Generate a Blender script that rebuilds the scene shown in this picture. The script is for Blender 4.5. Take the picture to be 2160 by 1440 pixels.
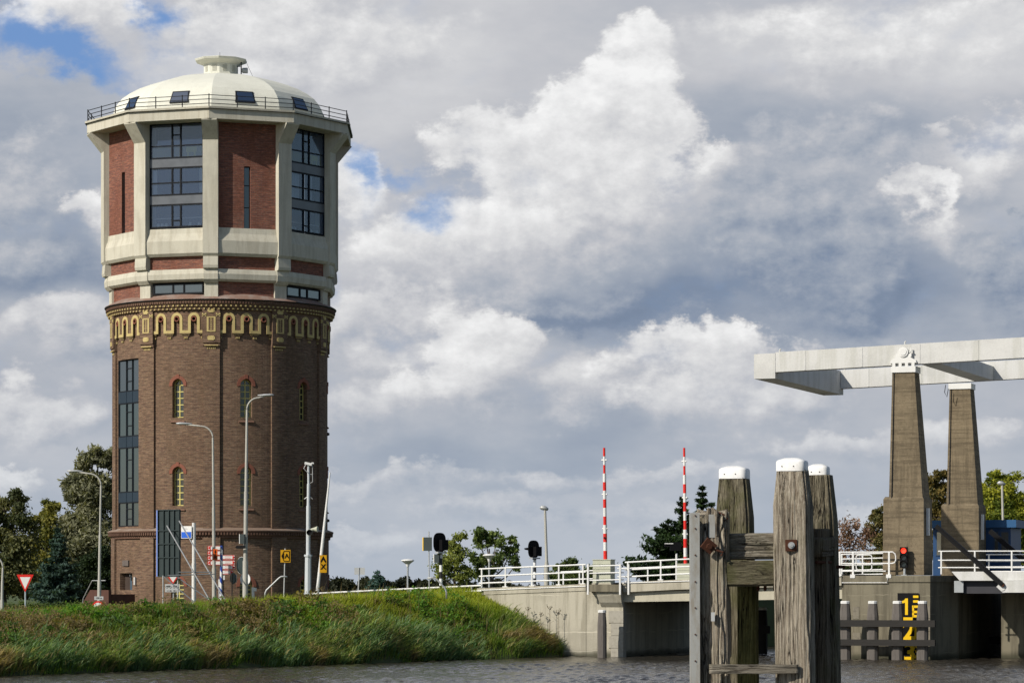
import bpy, math, random
import numpy as np
from mathutils import Vector, Matrix
R = math.radians
random.seed(7); rng = np.random.default_rng(7)
scene = bpy.context.scene
for o in list(bpy.data.objects): bpy.data.objects.remove(o)
COL = scene.collection

# ------------------------------------------------------------------ camera
F = 6000.0; EYE = 3.5; HOR = 1240.0          # focal length in photo pixels, eye height over the water, horizon row
cam = bpy.data.cameras.new('camera'); camo = bpy.data.objects.new('camera', cam); COL.objects.link(camo)
cam.sensor_width = 36; cam.lens = F / 2160 * 36; cam.shift_y = (HOR - 720) / 2160
cam.clip_start = .5; cam.clip_end = 9000
camo.location = (0, 0, EYE); camo.rotation_euler = (R(90), 0, 0); scene.camera = camo
def PX(px, Y): return (px - 1080) / F * Y
def PZ(py, Y): return EYE + (HOR - py) / F * Y
def P(px, py, Y): return Vector((PX(px, Y), Y, PZ(py, Y)))

# ------------------------------------------------------------------ light
SUN_TH, SUN_EL = R(-53), R(35)
sd = Vector((math.sin(SUN_TH) * math.cos(SUN_EL), -math.cos(SUN_TH) * math.cos(SUN_EL), math.sin(SUN_EL)))
sl = bpy.data.lights.new('sun', 'SUN'); sl.energy = 5.0; sl.angle = R(.53); sl.color = (1, .93, .82)
so = bpy.data.objects.new('sun', sl); COL.objects.link(so); so.rotation_euler = (-sd).to_track_quat('-Z', 'Y').to_euler()
scene.view_settings.view_transform = 'Standard'; scene.view_settings.look = 'None'
scene.view_settings.exposure = 0; scene.view_settings.gamma = 1
try: scene.view_settings.use_curve_mapping = False
except Exception: pass

class NT:
    """small helper to write node trees"""
    def __init__(s, tree): s.t = tree; s.n = tree.nodes; s.l = tree.links
    def new(s, typ, **kw):
        n = s.n.new(typ)
        for k, v in kw.items(): setattr(n, k, v)
        return n
    def put(s, sock, val):
        if val is None: return
        if isinstance(val, bpy.types.NodeSocket): s.l.new(val, sock)
        else:
            if sock.type == 'RGBA' and not isinstance(val, (int, float)) and len(val) == 3: val = (*val, 1)
            sock.default_value = val
    def math(s, op, a, b=None, c=None, clamp=False):
        n = s.new('ShaderNodeMath', operation=op, use_clamp=clamp)
        s.put(n.inputs[0], a); s.put(n.inputs[1], b); s.put(n.inputs[2], c)
        return n.outputs[0]
    def vec(s, op, a, b=None, scale=None):
        n = s.new('ShaderNodeVectorMath', operation=op)
        s.put(n.inputs[0], a); s.put(n.inputs[1], b)
        if scale is not None: s.put(n.inputs['Scale'], scale)
        return n.outputs['Value'] if op in ('DOT_PRODUCT', 'LENGTH', 'DISTANCE') else n.outputs['Vector']
    def noise(s, v, scale, detail=4, rough=.5, dist=0, color=False, lac=2):
        n = s.new('ShaderNodeTexNoise')
        s.put(n.inputs['Vector'], v); s.put(n.inputs['Scale'], scale); s.put(n.inputs['Detail'], detail)
        s.put(n.inputs['Roughness'], rough); s.put(n.inputs['Distortion'], dist); s.put(n.inputs['Lacunarity'], lac)
        return n.outputs['Color'] if color else n.outputs['Fac']
    def ramp(s, f, stops, interp='LINEAR'):
        n = s.new('ShaderNodeValToRGB'); n.color_ramp.interpolation = interp
        e = n.color_ramp.elements
        while len(e) < len(stops): e.new(.5)
        for el, (p, c) in zip(e, stops):
            el.position = p; el.color = (c, c, c, 1) if isinstance(c, (int, float)) else (*c, 1)
        s.put(n.inputs[0], f)
        return n.outputs[0]
    def smooth(s, f, a, b, lo=0, hi=1):
        n = s.new('ShaderNodeMapRange', interpolation_type='SMOOTHSTEP')
        s.put(n.inputs[0], f)
        for i, v in enumerate((a, b, lo, hi)): s.put(n.inputs[i + 1], v)
        return n.outputs[0]
    def mix(s, f, a, b, blend='MIX'):
        n = s.new('ShaderNodeMix', data_type='RGBA', blend_type=blend)
        s.put(n.inputs[0], f); s.put(n.inputs[6], a); s.put(n.inputs[7], b)
        return n.outputs[2]
    def mapping(s, v, scale=(1, 1, 1), loc=(0, 0, 0)):
        n = s.new('ShaderNodeMapping'); s.put(n.inputs[0], v); n.inputs['Scale'].default_value = scale; n.inputs['Location'].default_value = loc
        return n.outputs[0]

# ------------------------------------------------------------------ sky: Nishita air with broken cumulus over it
world = bpy.data.worlds.new('World'); scene.world = world; world.use_nodes = True
world.node_tree.nodes.clear()
w = NT(world.node_tree)
gen = w.new('ShaderNodeTexCoord').outputs['Generated']
def blob(p, px, py, sx, sy):
    d0 = Vector((px - 1080, F, HOR - py)).normalized()
    q = w.vec('MULTIPLY', w.vec('SUBTRACT', p, tuple(d0)), (F / sx, F / (sx + sy), F / sy))
    return w.math('POWER', .3679, w.vec('DOT_PRODUCT', q, q))
def blobs(p, base, lst):
    acc = base
    for (px, py, sx, sy, a) in lst:
        acc = w.math('MULTIPLY_ADD', blob(p, px, py, sx, sy), a, acc)
    return acc
flat = w.mapping(gen, (1, 1, 1.5))
def build_sky():
    w1 = w.vec('SUBTRACT', w.noise(flat, 14, 3, .5, color=True), (.5, .5, .5))
    w2 = w.vec('SUBTRACT', w.noise(flat, 55, 6, .6, color=True), (.5, .5, .5))
    p = w.vec('ADD', gen, w.vec('ADD', w.vec('SCALE', w1, scale=.036), w.vec('SCALE', w2, scale=.026)))
    psoft = w.vec('ADD', gen, w.vec('ADD', w.vec('SCALE', w1, scale=.05), w.vec('SCALE', w2, scale=.010)))
    n2 = w.noise(flat, 26, 10, .62)
    n2b = w.noise(w.vec('ADD', flat, (-.0045, 0, .0070)), 26, 10, .62)
    n3 = w.noise(w.mapping(gen, (1, 1, 2.4)), 17, 6, .55)
    edge = w.math('SUBTRACT', n2, .5)
    relief = w.math('SUBTRACT', n2, n2b)
    val = blobs(psoft, .52, [
        (700, 110, 460, 130, .20), (1850, 90, 460, 110, .20), (2110, 120, 160, 120, .12), (760, 480, 160, 150, .10),
        (1300, 650, 420, 55, -.24), (1760, 600, 360, 110, -.20), (1700, 270, 420, 70, -.12),
        (80, 330, 240, 130, -.14), (120, 590, 250, 80, -.26), (860, 960, 340, 45, -.14), (1300, 900, 260, 60, -.08), (1230, 1010, 330, 60, -.06)])
    val = w.math('MULTIPLY_ADD', w.math('SUBTRACT', n3, .5), .34, val)
    # piled clouds from the back to the front: px, py, rx, ry, brightness of crown and of base, softness of the edge
    clouds = [
        (640, 110, 420, 150, .78, .62, .9), (1880, 90, 420, 130, .84, .60, 1.0), (150, 60, 190, 75, .86, .62, .5), (420, 200, 200, 90, .70, .58, .8),
        (60, 470, 260, 170, .52, .30, .8), (185, 450, 90, 75, .84, .60, .5), (760, 430, 90, 130, .88, .66, .35),
        (1345, 140, 130, 120, .88, .72, .60), (1300, 270, 200, 150, .90, .72, .45), (1080, 330, 190, 120, .82, .66, .45), (1250, 430, 360, 210, .83, .52, .38), (960, 520, 260, 130, .80, .56, .5),
        (2090, 350, 190, 110, .76, .46, .45), (1930, 395, 110, 40, .95, .82, .5), (1985, 480, 60, 100, .92, .80, .5),
        (1800, 330, 300, 90, .50, .44, .9), (1560, 470, 160, 130, .46, .34, .8), (1750, 560, 300, 190, .42, .24, .45), (2140, 590, 140, 150, .42, .25, .35), (1330, 655, 330, 55, .36, .24, .9),
        (860, 720, 280, 120, .70, .56, .8), (990, 790, 190, 140, .82, .52, .40), (1240, 800, 190, 100, .62, .50, .7), (1440, 755, 200, 100, .82, .58, .40), (1560, 840, 240, 120, .72, .52, .6), (720, 850, 150, 90, .64, .52, .7),
        (110, 720, 200, 75, .70, .44, .8), (60, 870, 190, 70, .68, .50, .7), (25, 1010, 110, 65, .80, .60, .5), (1860, 930, 330, 55, .68, .54, .9),
        (830, 1010, 270, 40, .60, .48, .9), (1400, 1010, 330, 45, .63, .48, .9), (1000, 1085, 260, 45, .60, .48, .9), (760, 1150, 130, 55, .66, .52, .6), (1300, 1110, 300, 40, .58, .50, .9), (1800, 1090, 180, 55, .66, .52, .7)]
    for (px, py, rx, ry, ct, cb, soft) in clouds:
        d0 = Vector((px - 1080, F, HOR - py)).normalized()
        q = w.vec('MULTIPLY', w.vec('SUBTRACT', p, tuple(d0)), (F / rx, F / (rx + ry), F / ry))
        e = w.math('SUBTRACT', 1., w.vec('DOT_PRODUCT', q, q))
        e = w.math('MULTIPLY_ADD', edge, 3.0, e)
        sp = w.new('ShaderNodeSeparateXYZ'); w.put(sp.inputs[0], q)
        vv = w.math('MULTIPLY_ADD', sp.outputs[0], -.25, sp.outputs[2])
        wid = w.smooth(vv, -.5, .45, 1.3, soft)
        m_ = w.math('DIVIDE', e, wid, clamp=True)
        m_ = w.smooth(m_, 0, 1)
        b_ = w.smooth(vv, -.75, .5, cb, ct)
        b_ = w.math('MULTIPLY_ADD', relief, .95, b_)
        val = w.math('ADD', w.math('MULTIPLY', val, w.math('SUBTRACT', 1, m_)), w.math('MULTIPLY', b_, m_))
    val = w.math('MULTIPLY_ADD', w.math('SUBTRACT', n3, .5), .10, val)
    col = w.ramp(val, [(0.0, (.14, .19, .28)), (.25, (.22, .275, .375)), (.42, (.365, .405, .475)), (.60, (.54, .55, .585)), (.78, (.71, .712, .722)), (.97, (.91, .91, .91))])
    # holes to the blue air
    hole = blobs(p, 0.0, [(295, 25, 40, 70, 1.0), (345, 30, 50, 40, .6), (50, 100, 100, 45, .8), (160, 165, 90, 30, .8), (110, 130, 70, 35, .6), (245, 210, 50, 22, .5),
                          (850, 375, 80, 24, .7), (775, 345, 24, 60, .7), (920, 450, 50, 24, .6), (222, 660, 20, 60, .7), (702, 600, 25, 60, .6), (20, 50, 50, 60, .5)])
    hole = w.math('MULTIPLY_ADD', edge, -1.6, hole)
    hmask = w.smooth(hole, .05, 1.15, 0, .95)
    # outside the view the clouds are cleared away, to lower the fill light
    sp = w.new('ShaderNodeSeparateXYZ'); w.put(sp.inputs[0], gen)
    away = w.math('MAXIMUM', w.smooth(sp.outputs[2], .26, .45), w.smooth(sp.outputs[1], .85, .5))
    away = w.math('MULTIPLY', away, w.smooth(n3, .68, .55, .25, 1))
    sky = w.new('ShaderNodeTexSky', sky_type='NISHITA'); sky.sun_disc = False
    sky.sun_elevation = SUN_EL; sky.sun_rotation = R(233); sky.altitude = 0; sky.dust_density = .6; sky.ozone_density = 1.6
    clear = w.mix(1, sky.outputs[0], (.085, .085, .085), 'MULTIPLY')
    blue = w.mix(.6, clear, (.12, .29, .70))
    col = w.mix(hmask, col, blue)
    # milky air low over the horizon
    low = w.smooth(sp.outputs[2], .0, .085, .40, 0)
    col = w.mix(low, col, (.44, .52, .62))
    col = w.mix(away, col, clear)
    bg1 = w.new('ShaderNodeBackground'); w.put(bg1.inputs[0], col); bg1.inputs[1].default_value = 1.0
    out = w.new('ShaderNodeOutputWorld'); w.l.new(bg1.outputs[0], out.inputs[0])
build_sky()

# ------------------------------------------------------------------ materials
MATS = {}
def mat(name, color, rough=.75, var=.0, vscale=3., metal=0., spec=.3, bump=0., bscale=20., stretch=(1, 1, 1), dark=None, coords='Object'):
    if name in MATS: return MATS[name]
    m = bpy.data.materials.new(name); m.use_nodes = True; m.node_tree.nodes.clear()
    t = NT(m.node_tree); b = t.new('ShaderNodeBsdfPrincipled'); o = t.new('ShaderNodeOutputMaterial')
    t.l.new(b.outputs[0], o.inputs[0])
    b.inputs['Roughness'].default_value = rough; b.inputs['Metallic'].default_value = metal; b.inputs['Specular IOR Level'].default_value = spec
    c = color
    tc = t.new('ShaderNodeTexCoord').outputs[coords]
    v = t.mapping(tc, stretch)
    if var > 0:
        d = dark or tuple(x * .35 for x in color)
        n = t.noise(v, vscale, 8, .65)
        f = t.smooth(n, .42, .72, 0, var)
        c = t.mix(f, color, d)
        n2 = t.noise(tc, vscale * 9, 3, .6)
        c = t.mix(t.math('MULTIPLY', n2, var * .5), c, tuple(min(1, x * 1.3) for x in color))
    t.put(b.inputs['Base Color'], c)
    if bump > 0:
        bn = t.new('ShaderNodeBump'); bn.inputs['Strength'].default_value = bump; bn.inputs['Distance'].default_value = .02
        t.put(bn.inputs['Height'], t.noise(v, bscale, 6, .6)); t.l.new(bn.outputs[0], b.inputs['Normal'])
    MATS[name] = m
    return m

def brick_mat(name, c1, c2, mortar, stain):
    m = bpy.data.materials.new(name); m.use_nodes = True; m.node_tree.nodes.clear()
    t = NT(m.node_tree); b = t.new('ShaderNodeBsdfPrincipled'); o = t.new('ShaderNodeOutputMaterial'); t.l.new(b.outputs[0], o.inputs[0])
    uv = t.new('ShaderNodeUVMap').outputs[0]
    br = t.new('ShaderNodeTexBrick'); t.put(br.inputs['Vector'], uv); br.offset = .5
    for k, v in (('Color1', c1), ('Color2', c2), ('Mortar', mortar)): t.put(br.inputs[k], v)
    for k, v in (('Scale', 1.), ('Mortar Size', .011), ('Mortar Smooth', .1), ('Bias', -.1), ('Brick Width', .30), ('Row Height', .105)): br.inputs[k].default_value = v
    # course-wise and brick-wise variation, larger weathering
    rows = t.noise(t.mapping(uv, (1.6, 11, 1)), 1., 3, .6)
    big = t.noise(t.mapping(uv, (.5, .22, 1)), 1.3, 7, .6)
    sp = t.noise(t.mapping(uv, (3.3, 9.5, 1)), 1.2, 2, .9)
    c = t.mix(t.smooth(rows, .38, .66, 0, .7), br.outputs[0], stain)
    c = t.mix(t.smooth(big, .45, .62, 0, .6), c, tuple(x * .55 for x in c1))
    eff = t.noise(t.mapping(uv, (.9, .35, 1)), 1., 8, .7)
    c = t.mix(t.smooth(eff, .56, .68, 0, .35), c, mortar)
    c = t.mix(t.smooth(sp, .52, .72, 0, .6), c, tuple(min(1, x * 2.1) for x in c2))
    c = t.mix(t.smooth(sp, .47, .3, 0, .65), c, tuple(x * .35 for x in c1))
    t.put(b.inputs['Base Color'], c); b.inputs['Roughness'].default_value = .88; b.inputs['Specular IOR Level'].default_value = .25
    bn = t.new('ShaderNodeBump'); bn.inputs['Strength'].default_value = .6; bn.inputs['Distance'].default_value = .012
    t.put(bn.inputs['Height'], t.math('SUBTRACT', t.math('MULTIPLY', sp, .6), br.outputs[1])); t.l.new(bn.outputs[0], b.inputs['Normal'])
    MATS[name] = m
    return m
BROWN = brick_mat('brown_brick', (.205, .130, .080), (.14, .080, .053), (.21, .16, .115), (.065, .040, .032))
RED = brick_mat('red_brick', (.265, .10, .062), (.185, .07, .05), (.20, .14, .105), (.085, .045, .043))

def concrete(name, c, streak=.5, scale=.8, dark=None, joints=False, wet=False):
    m = bpy.data.materials.new(name); m.use_nodes = True; m.node_tree.nodes.clear()
    t = NT(m.node_tree); b = t.new('ShaderNodeBsdfPrincipled'); o = t.new('ShaderNodeOutputMaterial'); t.l.new(b.outputs[0], o.inputs[0])
    tc = t.new('ShaderNodeTexCoord').outputs['Object']
    dark = dark or tuple(x * .45 for x in c)
    st = t.noise(t.mapping(tc, (2.6, 2.6, .22)), scale * 1.6, 8, .65)
    bl = t.noise(tc, scale, 8, .62)
    fine = t.noise(tc, 16, 6, .7)
    col = t.mix(t.smooth(st, .45, .62, 0, streak), c, dark)
    col = t.mix(t.smooth(bl, .44, .64, 0, streak), col, tuple(x * .66 for x in c))
    col = t.mix(t.smooth(fine, .5, .8, 0, .45), col, tuple(x * .62 for x in c))
    col = t.mix(t.smooth(fine, .5, .25, 0, .3), col, tuple(min(1, x * 1.3) for x in c))
    if wet:                                                          # lime lines of the lifts, dark tide mark at the water
        sp = t.new('ShaderNodeSeparateXYZ'); t.put(sp.inputs[0], tc)
        zz = t.math('ADD', sp.outputs[2], t.math('MULTIPLY', t.noise(tc, .8, 5, .6), .35))
        ln = t.math('ABSOLUTE', t.math('SUBTRACT', t.math('FRACT', t.math('MULTIPLY', zz, 1.05)), .5))
        col = t.mix(t.math('MULTIPLY', t.smooth(ln, .035, .0, 0, .7), t.smooth(bl, .46, .56)), col, tuple(min(1, x * 1.45) for x in c))
        col = t.mix(t.smooth(zz, .62, .22, 0, .85), col, (.035, .036, .022))
    if joints:                                                       # board marks and lift lines of the shuttering
        ly = t.noise(t.mapping(tc, (.5, .5, 7.)), 1., 5, .7)
        col = t.mix(t.smooth(ly, .48, .62, 0, .55), col, dark)
        col = t.mix(t.smooth(ly, .44, .34, 0, .4), col, tuple(x * 1.35 for x in c))
        agg = t.noise(tc, 9, 4, .8)
        col = t.mix(t.smooth(agg, .52, .7, 0, .6), col, tuple(x * .5 for x in c)); col = t.mix(t.smooth(agg, .45, .3, 0, .5), col, tuple(x * 1.5 for x in c))
    t.put(b.inputs['Base Color'], col); b.inputs['Roughness'].default_value = .9; b.inputs['Specular IOR Level'].default_value = .2
    bn = t.new('ShaderNodeBump'); bn.inputs['Strength'].default_value = .35; bn.inputs['Distance'].default_value = .02
    t.put(bn.inputs['Height'], fine); t.l.new(bn.outputs[0], b.inputs['Normal'])
    MATS[name] = m
    return m
CROWN_CON = concrete('crown_concrete', (.52, .495, .41), .30, .9, (.27, .23, .16))
ABUT = concrete('abutment_concrete', (.44, .41, .33), .6, .55, (.22, .20, .15), wet=True)
PIERC = concrete('pier_concrete', (.20, .18, .13), .7, .6, (.085, .075, .055), wet=True)
TOWERC = concrete('exposed_aggregate', (.19, .152, .10), .6, .8, (.075, .06, .04), joints=True)
GIRDER = concrete('girder_paint', (.46, .43, .34), .2, .7)
DOME = concrete('dome_coating', (.63, .63, .555), .14, .5, (.46, .45, .38))
WHITE = mat('white_paint', (.66, .66, .645), .45, .22, 1.2, dark=(.42, .42, .38), spec=.5)
WHITEB = concrete('weathered_white_steel', (.58, .58, .565), .32, .5, (.36, .36, .30))
CREAM = mat('cream_cabinet', (.43, .44, .35), .5, .15, 1)
GALV = mat('galvanised', (.42, .43, .43), .5, .35, 1.5, metal=.35, spec=.5)
GREYPAINT = mat('grey_paint', (.33, .35, .36), .5, .25, 1.)
POLEGREY = mat('lamp_pole_grey', (.40, .39, .35), .5, .3, .8)
DARKSTEEL = mat('dark_steel', (.016, .018, .022), .55, .2, 1, spec=.15)
BLACK = mat('black_paint', (.005, .005, .006), .55, .1, 1, spec=.12)
REDP = mat('red_paint', (.62, .025, .018), .4, .12, 1.5)
YEL = mat('yellow_brick_trim', (.47, .375, .165), .85, .45, 3, dark=(.26, .185, .05))
YELFR = mat('yellow_window_frame', (.56, .49, .17), .5, .2, 3)
TERRA = mat('terracotta', (.215, .08, .052), .85, .4, 3)
TRIMBR = mat('dark_brick_trim', (.13, .072, .05), .9, .5, 3)
SLATE = mat('ledge_stone', (.19, .135, .10), .85, .8, .9, dark=(.34, .30, .26))
FRAME = mat('window_frame_dark', (.012, .014, .018), .6, .1, 1, spec=.12)
SPAN = mat('spandrel_metal', (.12, .13, .145), .35, .4, 1.2, metal=.3)
SIGNY = mat('sign_yellow', (.70, .36, .01), .5, .1, 2)
SIGNO = mat('sign_orange', (.60, .10, .012), .5, .1, 2)
SIGNW = mat('sign_white', (.72, .72, .70), .45, .1, 2)
SIGNB = mat('sign_blue', (.02, .12, .60), .45, .1, 2)
SIGNBACK = mat('sign_back_dark', (.03, .042, .043), .5, .35, 1.2)
SIGNBACKL = mat('sign_back_light', (.45, .46, .46), .5, .2, 1)
RUST = mat('rust', (.075, .032, .02), .9, .7, 14, dark=(.03, .014, .01), spec=.1)
BLUEP = mat('hut_blue', (.014, .055, .15), .5, .25, 1)
ASPH = mat('asphalt', (.05, .05, .05), .9, .3, 2)
GAUGEY = mat('gauge_yellow', (.80, .50, .005), .5, .12, 2)
FENDER = mat('fender_timber', (.12, .108, .098), .9, .6, 2.5, bump=.5, bscale=8, stretch=(6, 6, .6), dark=(.06, .05, .045))
GREENTIMB = mat('algae_timber', (.16, .15, .07), .9, .6, 3, bump=.6, bscale=10, stretch=(5, 5, .6), dark=(.06, .06, .02))
BARK = mat('bark', (.11, .09, .065), .95, .5, 3)
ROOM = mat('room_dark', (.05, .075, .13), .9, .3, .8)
CURT = mat('curtain', (.8, .82, .82), .9, .2, 2)
SOFA = mat('yellow_sofa', (.85, .72, .04), .8, .1, 2)
OLIVE = mat('olive_panel', (.42, .34, .03), .5, .2, 1)

def glass_mat(name, tint, alpha, rough=.02, mirror=.30):
    m = bpy.data.materials.new(name); m.use_nodes = True; m.node_tree.nodes.clear()
    t = NT(m.node_tree); o = t.new('ShaderNodeOutputMaterial')
    b = t.new('ShaderNodeBsdfPrincipled'); b.inputs['Base Color'].default_value = (*tint, 1); b.inputs['Roughness'].default_value = .3
    tr = t.new('ShaderNodeBsdfTransparent'); tr.inputs[0].default_value = (.75, .85, .95, 1)
    gl_ = t.new('ShaderNodeBsdfGlossy'); gl_.inputs['Roughness'].default_value = rough; gl_.inputs[0].default_value = (.9, .95, 1, 1)
    fr = t.new('ShaderNodeFresnel'); fr.inputs[0].default_value = 1.6
    bn = t.new('ShaderNodeBump'); bn.inputs['Strength'].default_value = .05; bn.inputs['Distance'].default_value = .02
    t.put(bn.inputs['Height'], t.noise(t.new('ShaderNodeTexCoord').outputs['Object'], 1.3, 2)); t.l.new(bn.outputs[0], gl_.inputs['Normal'])
    mx = t.new('ShaderNodeMixShader'); mx.inputs[0].default_value = alpha
    t.l.new(tr.outputs[0], mx.inputs[1]); t.l.new(b.outputs[0], mx.inputs[2])
    m2 = t.new('ShaderNodeMixShader'); t.put(m2.inputs[0], t.math('ADD', fr.outputs[0], mirror, clamp=True)); t.l.new(mx.outputs[0], m2.inputs[1]); t.l.new(gl_.outputs[0], m2.inputs[2])
    t.l.new(m2.outputs[0], o.inputs[0])
    MATS[name] = m
    return m
GLASS = glass_mat('window_glass', (.035, .075, .18), .34, .02, .02)
GLASSK = glass_mat('black_window_glass', (.008, .010, .010), .97, .05, .0)
GLASSD = glass_mat('dark_window_glass', (.012, .02, .026), .97, .03, .07)

def emis(name, c, s):
    m = bpy.data.materials.new(name); m.use_nodes = True
    b = m.node_tree.nodes['Principled BSDF']; b.inputs['Base Color'].default_value = (*c, 1)
    b.inputs['Emission Color'].default_value = (*c, 1); b.inputs['Emission Strength'].default_value = s
    return m
REDLAMP = emis('lit_red_lens', (1, .04, .015), 1.6)

def stripe_mat(name, c1, c2, period, slant=0., off=0.):
    """bands of paint round a pole"""
    m = bpy.data.materials.new(name); m.use_nodes = True; m.node_tree.nodes.clear()
    t = NT(m.node_tree); b = t.new('ShaderNodeBsdfPrincipled'); o = t.new('ShaderNodeOutputMaterial'); t.l.new(b.outputs[0], o.inputs[0])
    sp = t.new('ShaderNodeSeparateXYZ'); t.put(sp.inputs[0], t.new('ShaderNodeTexCoord').outputs['Object'])
    z = t.math('ADD', sp.outputs[2], t.math('MULTIPLY', sp.outputs[0], slant))
    f = t.math('GREATER_THAN', t.math('FRACT', t.math('ADD', t.math('DIVIDE', z, period), off)), .5)
    t.put(b.inputs['Base Color'], t.mix(f, c1, c2)); b.inputs['Roughness'].default_value = .45
    return m

def leaf_mat(name, trans=.35, rough=.7):
    m = bpy.data.materials.new(name); m.use_nodes = True; m.node_tree.nodes.clear()
    t = NT(m.node_tree); o = t.new('ShaderNodeOutputMaterial')
    a = t.new('ShaderNodeAttribute', attribute_name='tint')
    d = t.new('ShaderNodeBsdfPrincipled'); t.put(d.inputs['Base Color'], a.outputs['Color']); d.inputs['Roughness'].default_value = rough; d.inputs['Specular IOR Level'].default_value = .25
    tr = t.new('ShaderNodeBsdfTranslucent'); t.put(tr.inputs[0], t.mix(1, a.outputs['Color'], (1.35, 1.35, .6), 'MULTIPLY'))
    mx = t.new('ShaderNodeMixShader'); mx.inputs[0].default_value = trans
    t.l.new(d.outputs[0], mx.inputs[1]); t.l.new(tr.outputs[0], mx.inputs[2]); t.l.new(mx.outputs[0], o.inputs[0])
    return m
LEAF = leaf_mat('leaves', .3); GRASSM = leaf_mat('grass_blades', .52, .65)

# ------------------------------------------------------------------ mesh tools
class MB:
    def __init__(s, T=None): s.v = []; s.f = []; s.m = []; s.uv = []; s.T = T or Matrix(); s.cur = 0
    def add(s, vs, fs, mi=None, uvs=None):
        b = len(s.v)
        for p in vs: s.v.append(s.T @ Vector(p))
        for i, f in enumerate(fs):
            s.f.append([b + j for j in f]); s.m.append(s.cur if mi is None else mi)
            s.uv.append([uvs[j] for j in f] if uvs else None)
    def quad(s, a, b, c, d, mi=None, uv=None): s.add([a, b, c, d], [(0, 1, 2, 3)], mi, uv)
    def box(s, x0, x1, y0, y1, z0, z1, mi=None):
        vs = [(x, y, z) for z in (z0, z1) for y in (y0, y1) for x in (x0, x1)]
        s.add(vs, [(0, 2, 3, 1), (4, 5, 7, 6), (0, 1, 5, 4), (2, 6, 7, 3), (0, 4, 6, 2), (1, 3, 7, 5)], mi)
    def hexa(s, bot, top, mi=None):
        """bot, top: four points each, counter-clockwise from above"""
        s.add(list(bot) + list(top), [(3, 2, 1, 0), (4, 5, 6, 7), (0, 1, 5, 4), (1, 2, 6, 5), (2, 3, 7, 6), (3, 0, 4, 7)], mi)
    def bar(s, a, b, w_, h_=None, mi=None, up=(0, 0, 1)):
        a, b = Vector(a), Vector(b); d = (b - a).normalized(); h_ = h_ or w_
        up = Vector(up)
        if abs(d.dot(up)) > .98: up = Vector((0, 1, 0))
        x = d.cross(up).normalized() * w_ / 2; z = x.cross(d).normalized() * h_ / 2
        s.hexa([a - x - z, a + x - z, a + x + z, a - x + z], [b - x - z, b + x - z, b + x + z, b - x + z], mi)
    def tube(s, pts, r, n=10, mi=None, cap=True):
        pts = [Vector(p) for p in pts]; k = len(pts)
        rs = r if isinstance(r, (list, tuple)) else [r] * k
        vs = []; prev = None
        for i, p in enumerate(pts):
            d = (pts[min(i + 1, k - 1)] - pts[max(i - 1, 0)]).normalized()
            if prev is None:
                a = Vector((0, 0, 1)) if abs(d.z) < .9 else Vector((1, 0, 0))
                x = d.cross(a).normalized()
            else: x = (prev - d * prev.dot(d)).normalized()
            prev = x; y = d.cross(x)
            for j in range(n):
                t = 2 * math.pi * j / n
                vs.append(p + (x * math.cos(t) + y * math.sin(t)) * rs[i])
        fs = [(i * n + j, i * n + (j + 1) % n, (i + 1) * n + (j + 1) % n, (i + 1) * n + j) for i in range(k - 1) for j in range(n)]
        if cap: fs += [tuple(range(n - 1, -1, -1)), tuple((k - 1) * n + j for j in range(n))]
        s.add(vs, fs, mi)
    def lathe(s, prof, n=48, ph=0., mi=None, c=(0, 0), uvs=False, a0=None, a1=None):
        """prof: (radius, z) bottom to top; angle theta from -Y towards +X"""
        full = a0 is None; cnt = n if full else n + 1
        ang = [ph + 2 * math.pi * j / n for j in range(n)] if full else [a0 + (a1 - a0) * j / n for j in range(n + 1)]
        vs = [(c[0] + r_ * math.sin(t), c[1] - r_ * math.cos(t), z) for (r_, z) in prof for t in ang]
        for i in range(len(prof) - 1):
            for j in range(n):
                j2 = (j + 1) % cnt
                ids = (i * cnt + j, i * cnt + j2, (i + 1) * cnt + j2, (i + 1) * cnt + j)
                u0 = (ph if full else a0) * 1.; rr = max(prof[i][0], .3)
                st = 2 * math.pi / n if full else (a1 - a0) / n
                uv = None
                if uvs: uv = [((u0 + j * st) * rr, prof[i][1]), ((u0 + (j + 1) * st) * rr, prof[i][1]), ((u0 + (j + 1) * st) * rr, prof[i + 1][1]), ((u0 + j * st) * rr, prof[i + 1][1])]
                s.add([vs[q] for q in ids], [(0, 1, 2, 3)], mi, uv)
    def prism(s, poly, d, mi=None, M=None):
        """polygon in the local x,z plane, extruded from y=0 to y=d"""
        M = M or Matrix(); n = len(poly)
        vs = [M @ Vector((x, 0, z)) for x, z in poly] + [M @ Vector((x, d, z)) for x, z in poly]
        s.add(vs, [tuple(range(n)), tuple(range(2 * n - 1, n - 1, -1))] + [(i, i + n, (i + 1) % n + n, (i + 1) % n) for i in range(n)], mi)
    def disc(s, c, r, th, n=24, mi=None, rz=0., sx=1.):
        M = Matrix.Translation(Vector(c)) @ Matrix.Rotation(rz, 4, 'Z')
        s.prism([(r * sx * math.cos(2 * math.pi * k / n), r * math.sin(2 * math.pi * k / n)) for k in range(n)], th, mi, M)
    def text(s, body, size, M, mi=None, depth=.01, bold=.0):
        cu = bpy.data.curves.new('t', 'FONT'); cu.body = body; cu.size = size; cu.align_x = 'CENTER'; cu.align_y = 'CENTER'; cu.extrude = depth; cu.resolution_u = 3; cu.offset = bold * size
        ob = bpy.data.objects.new('t', cu); COL.objects.link(ob)
        dg = bpy.context.evaluated_depsgraph_get(); me = bpy.data.meshes.new_from_object(ob.evaluated_get(dg))
        A = M @ Matrix.Rotation(R(90), 4, 'X')
        s.add([A @ v.co for v in me.vertices], [tuple(p.vertices) for p in me.polygons], mi)
        bpy.data.objects.remove(ob); bpy.data.curves.remove(cu); bpy.data.meshes.remove(me)
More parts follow.
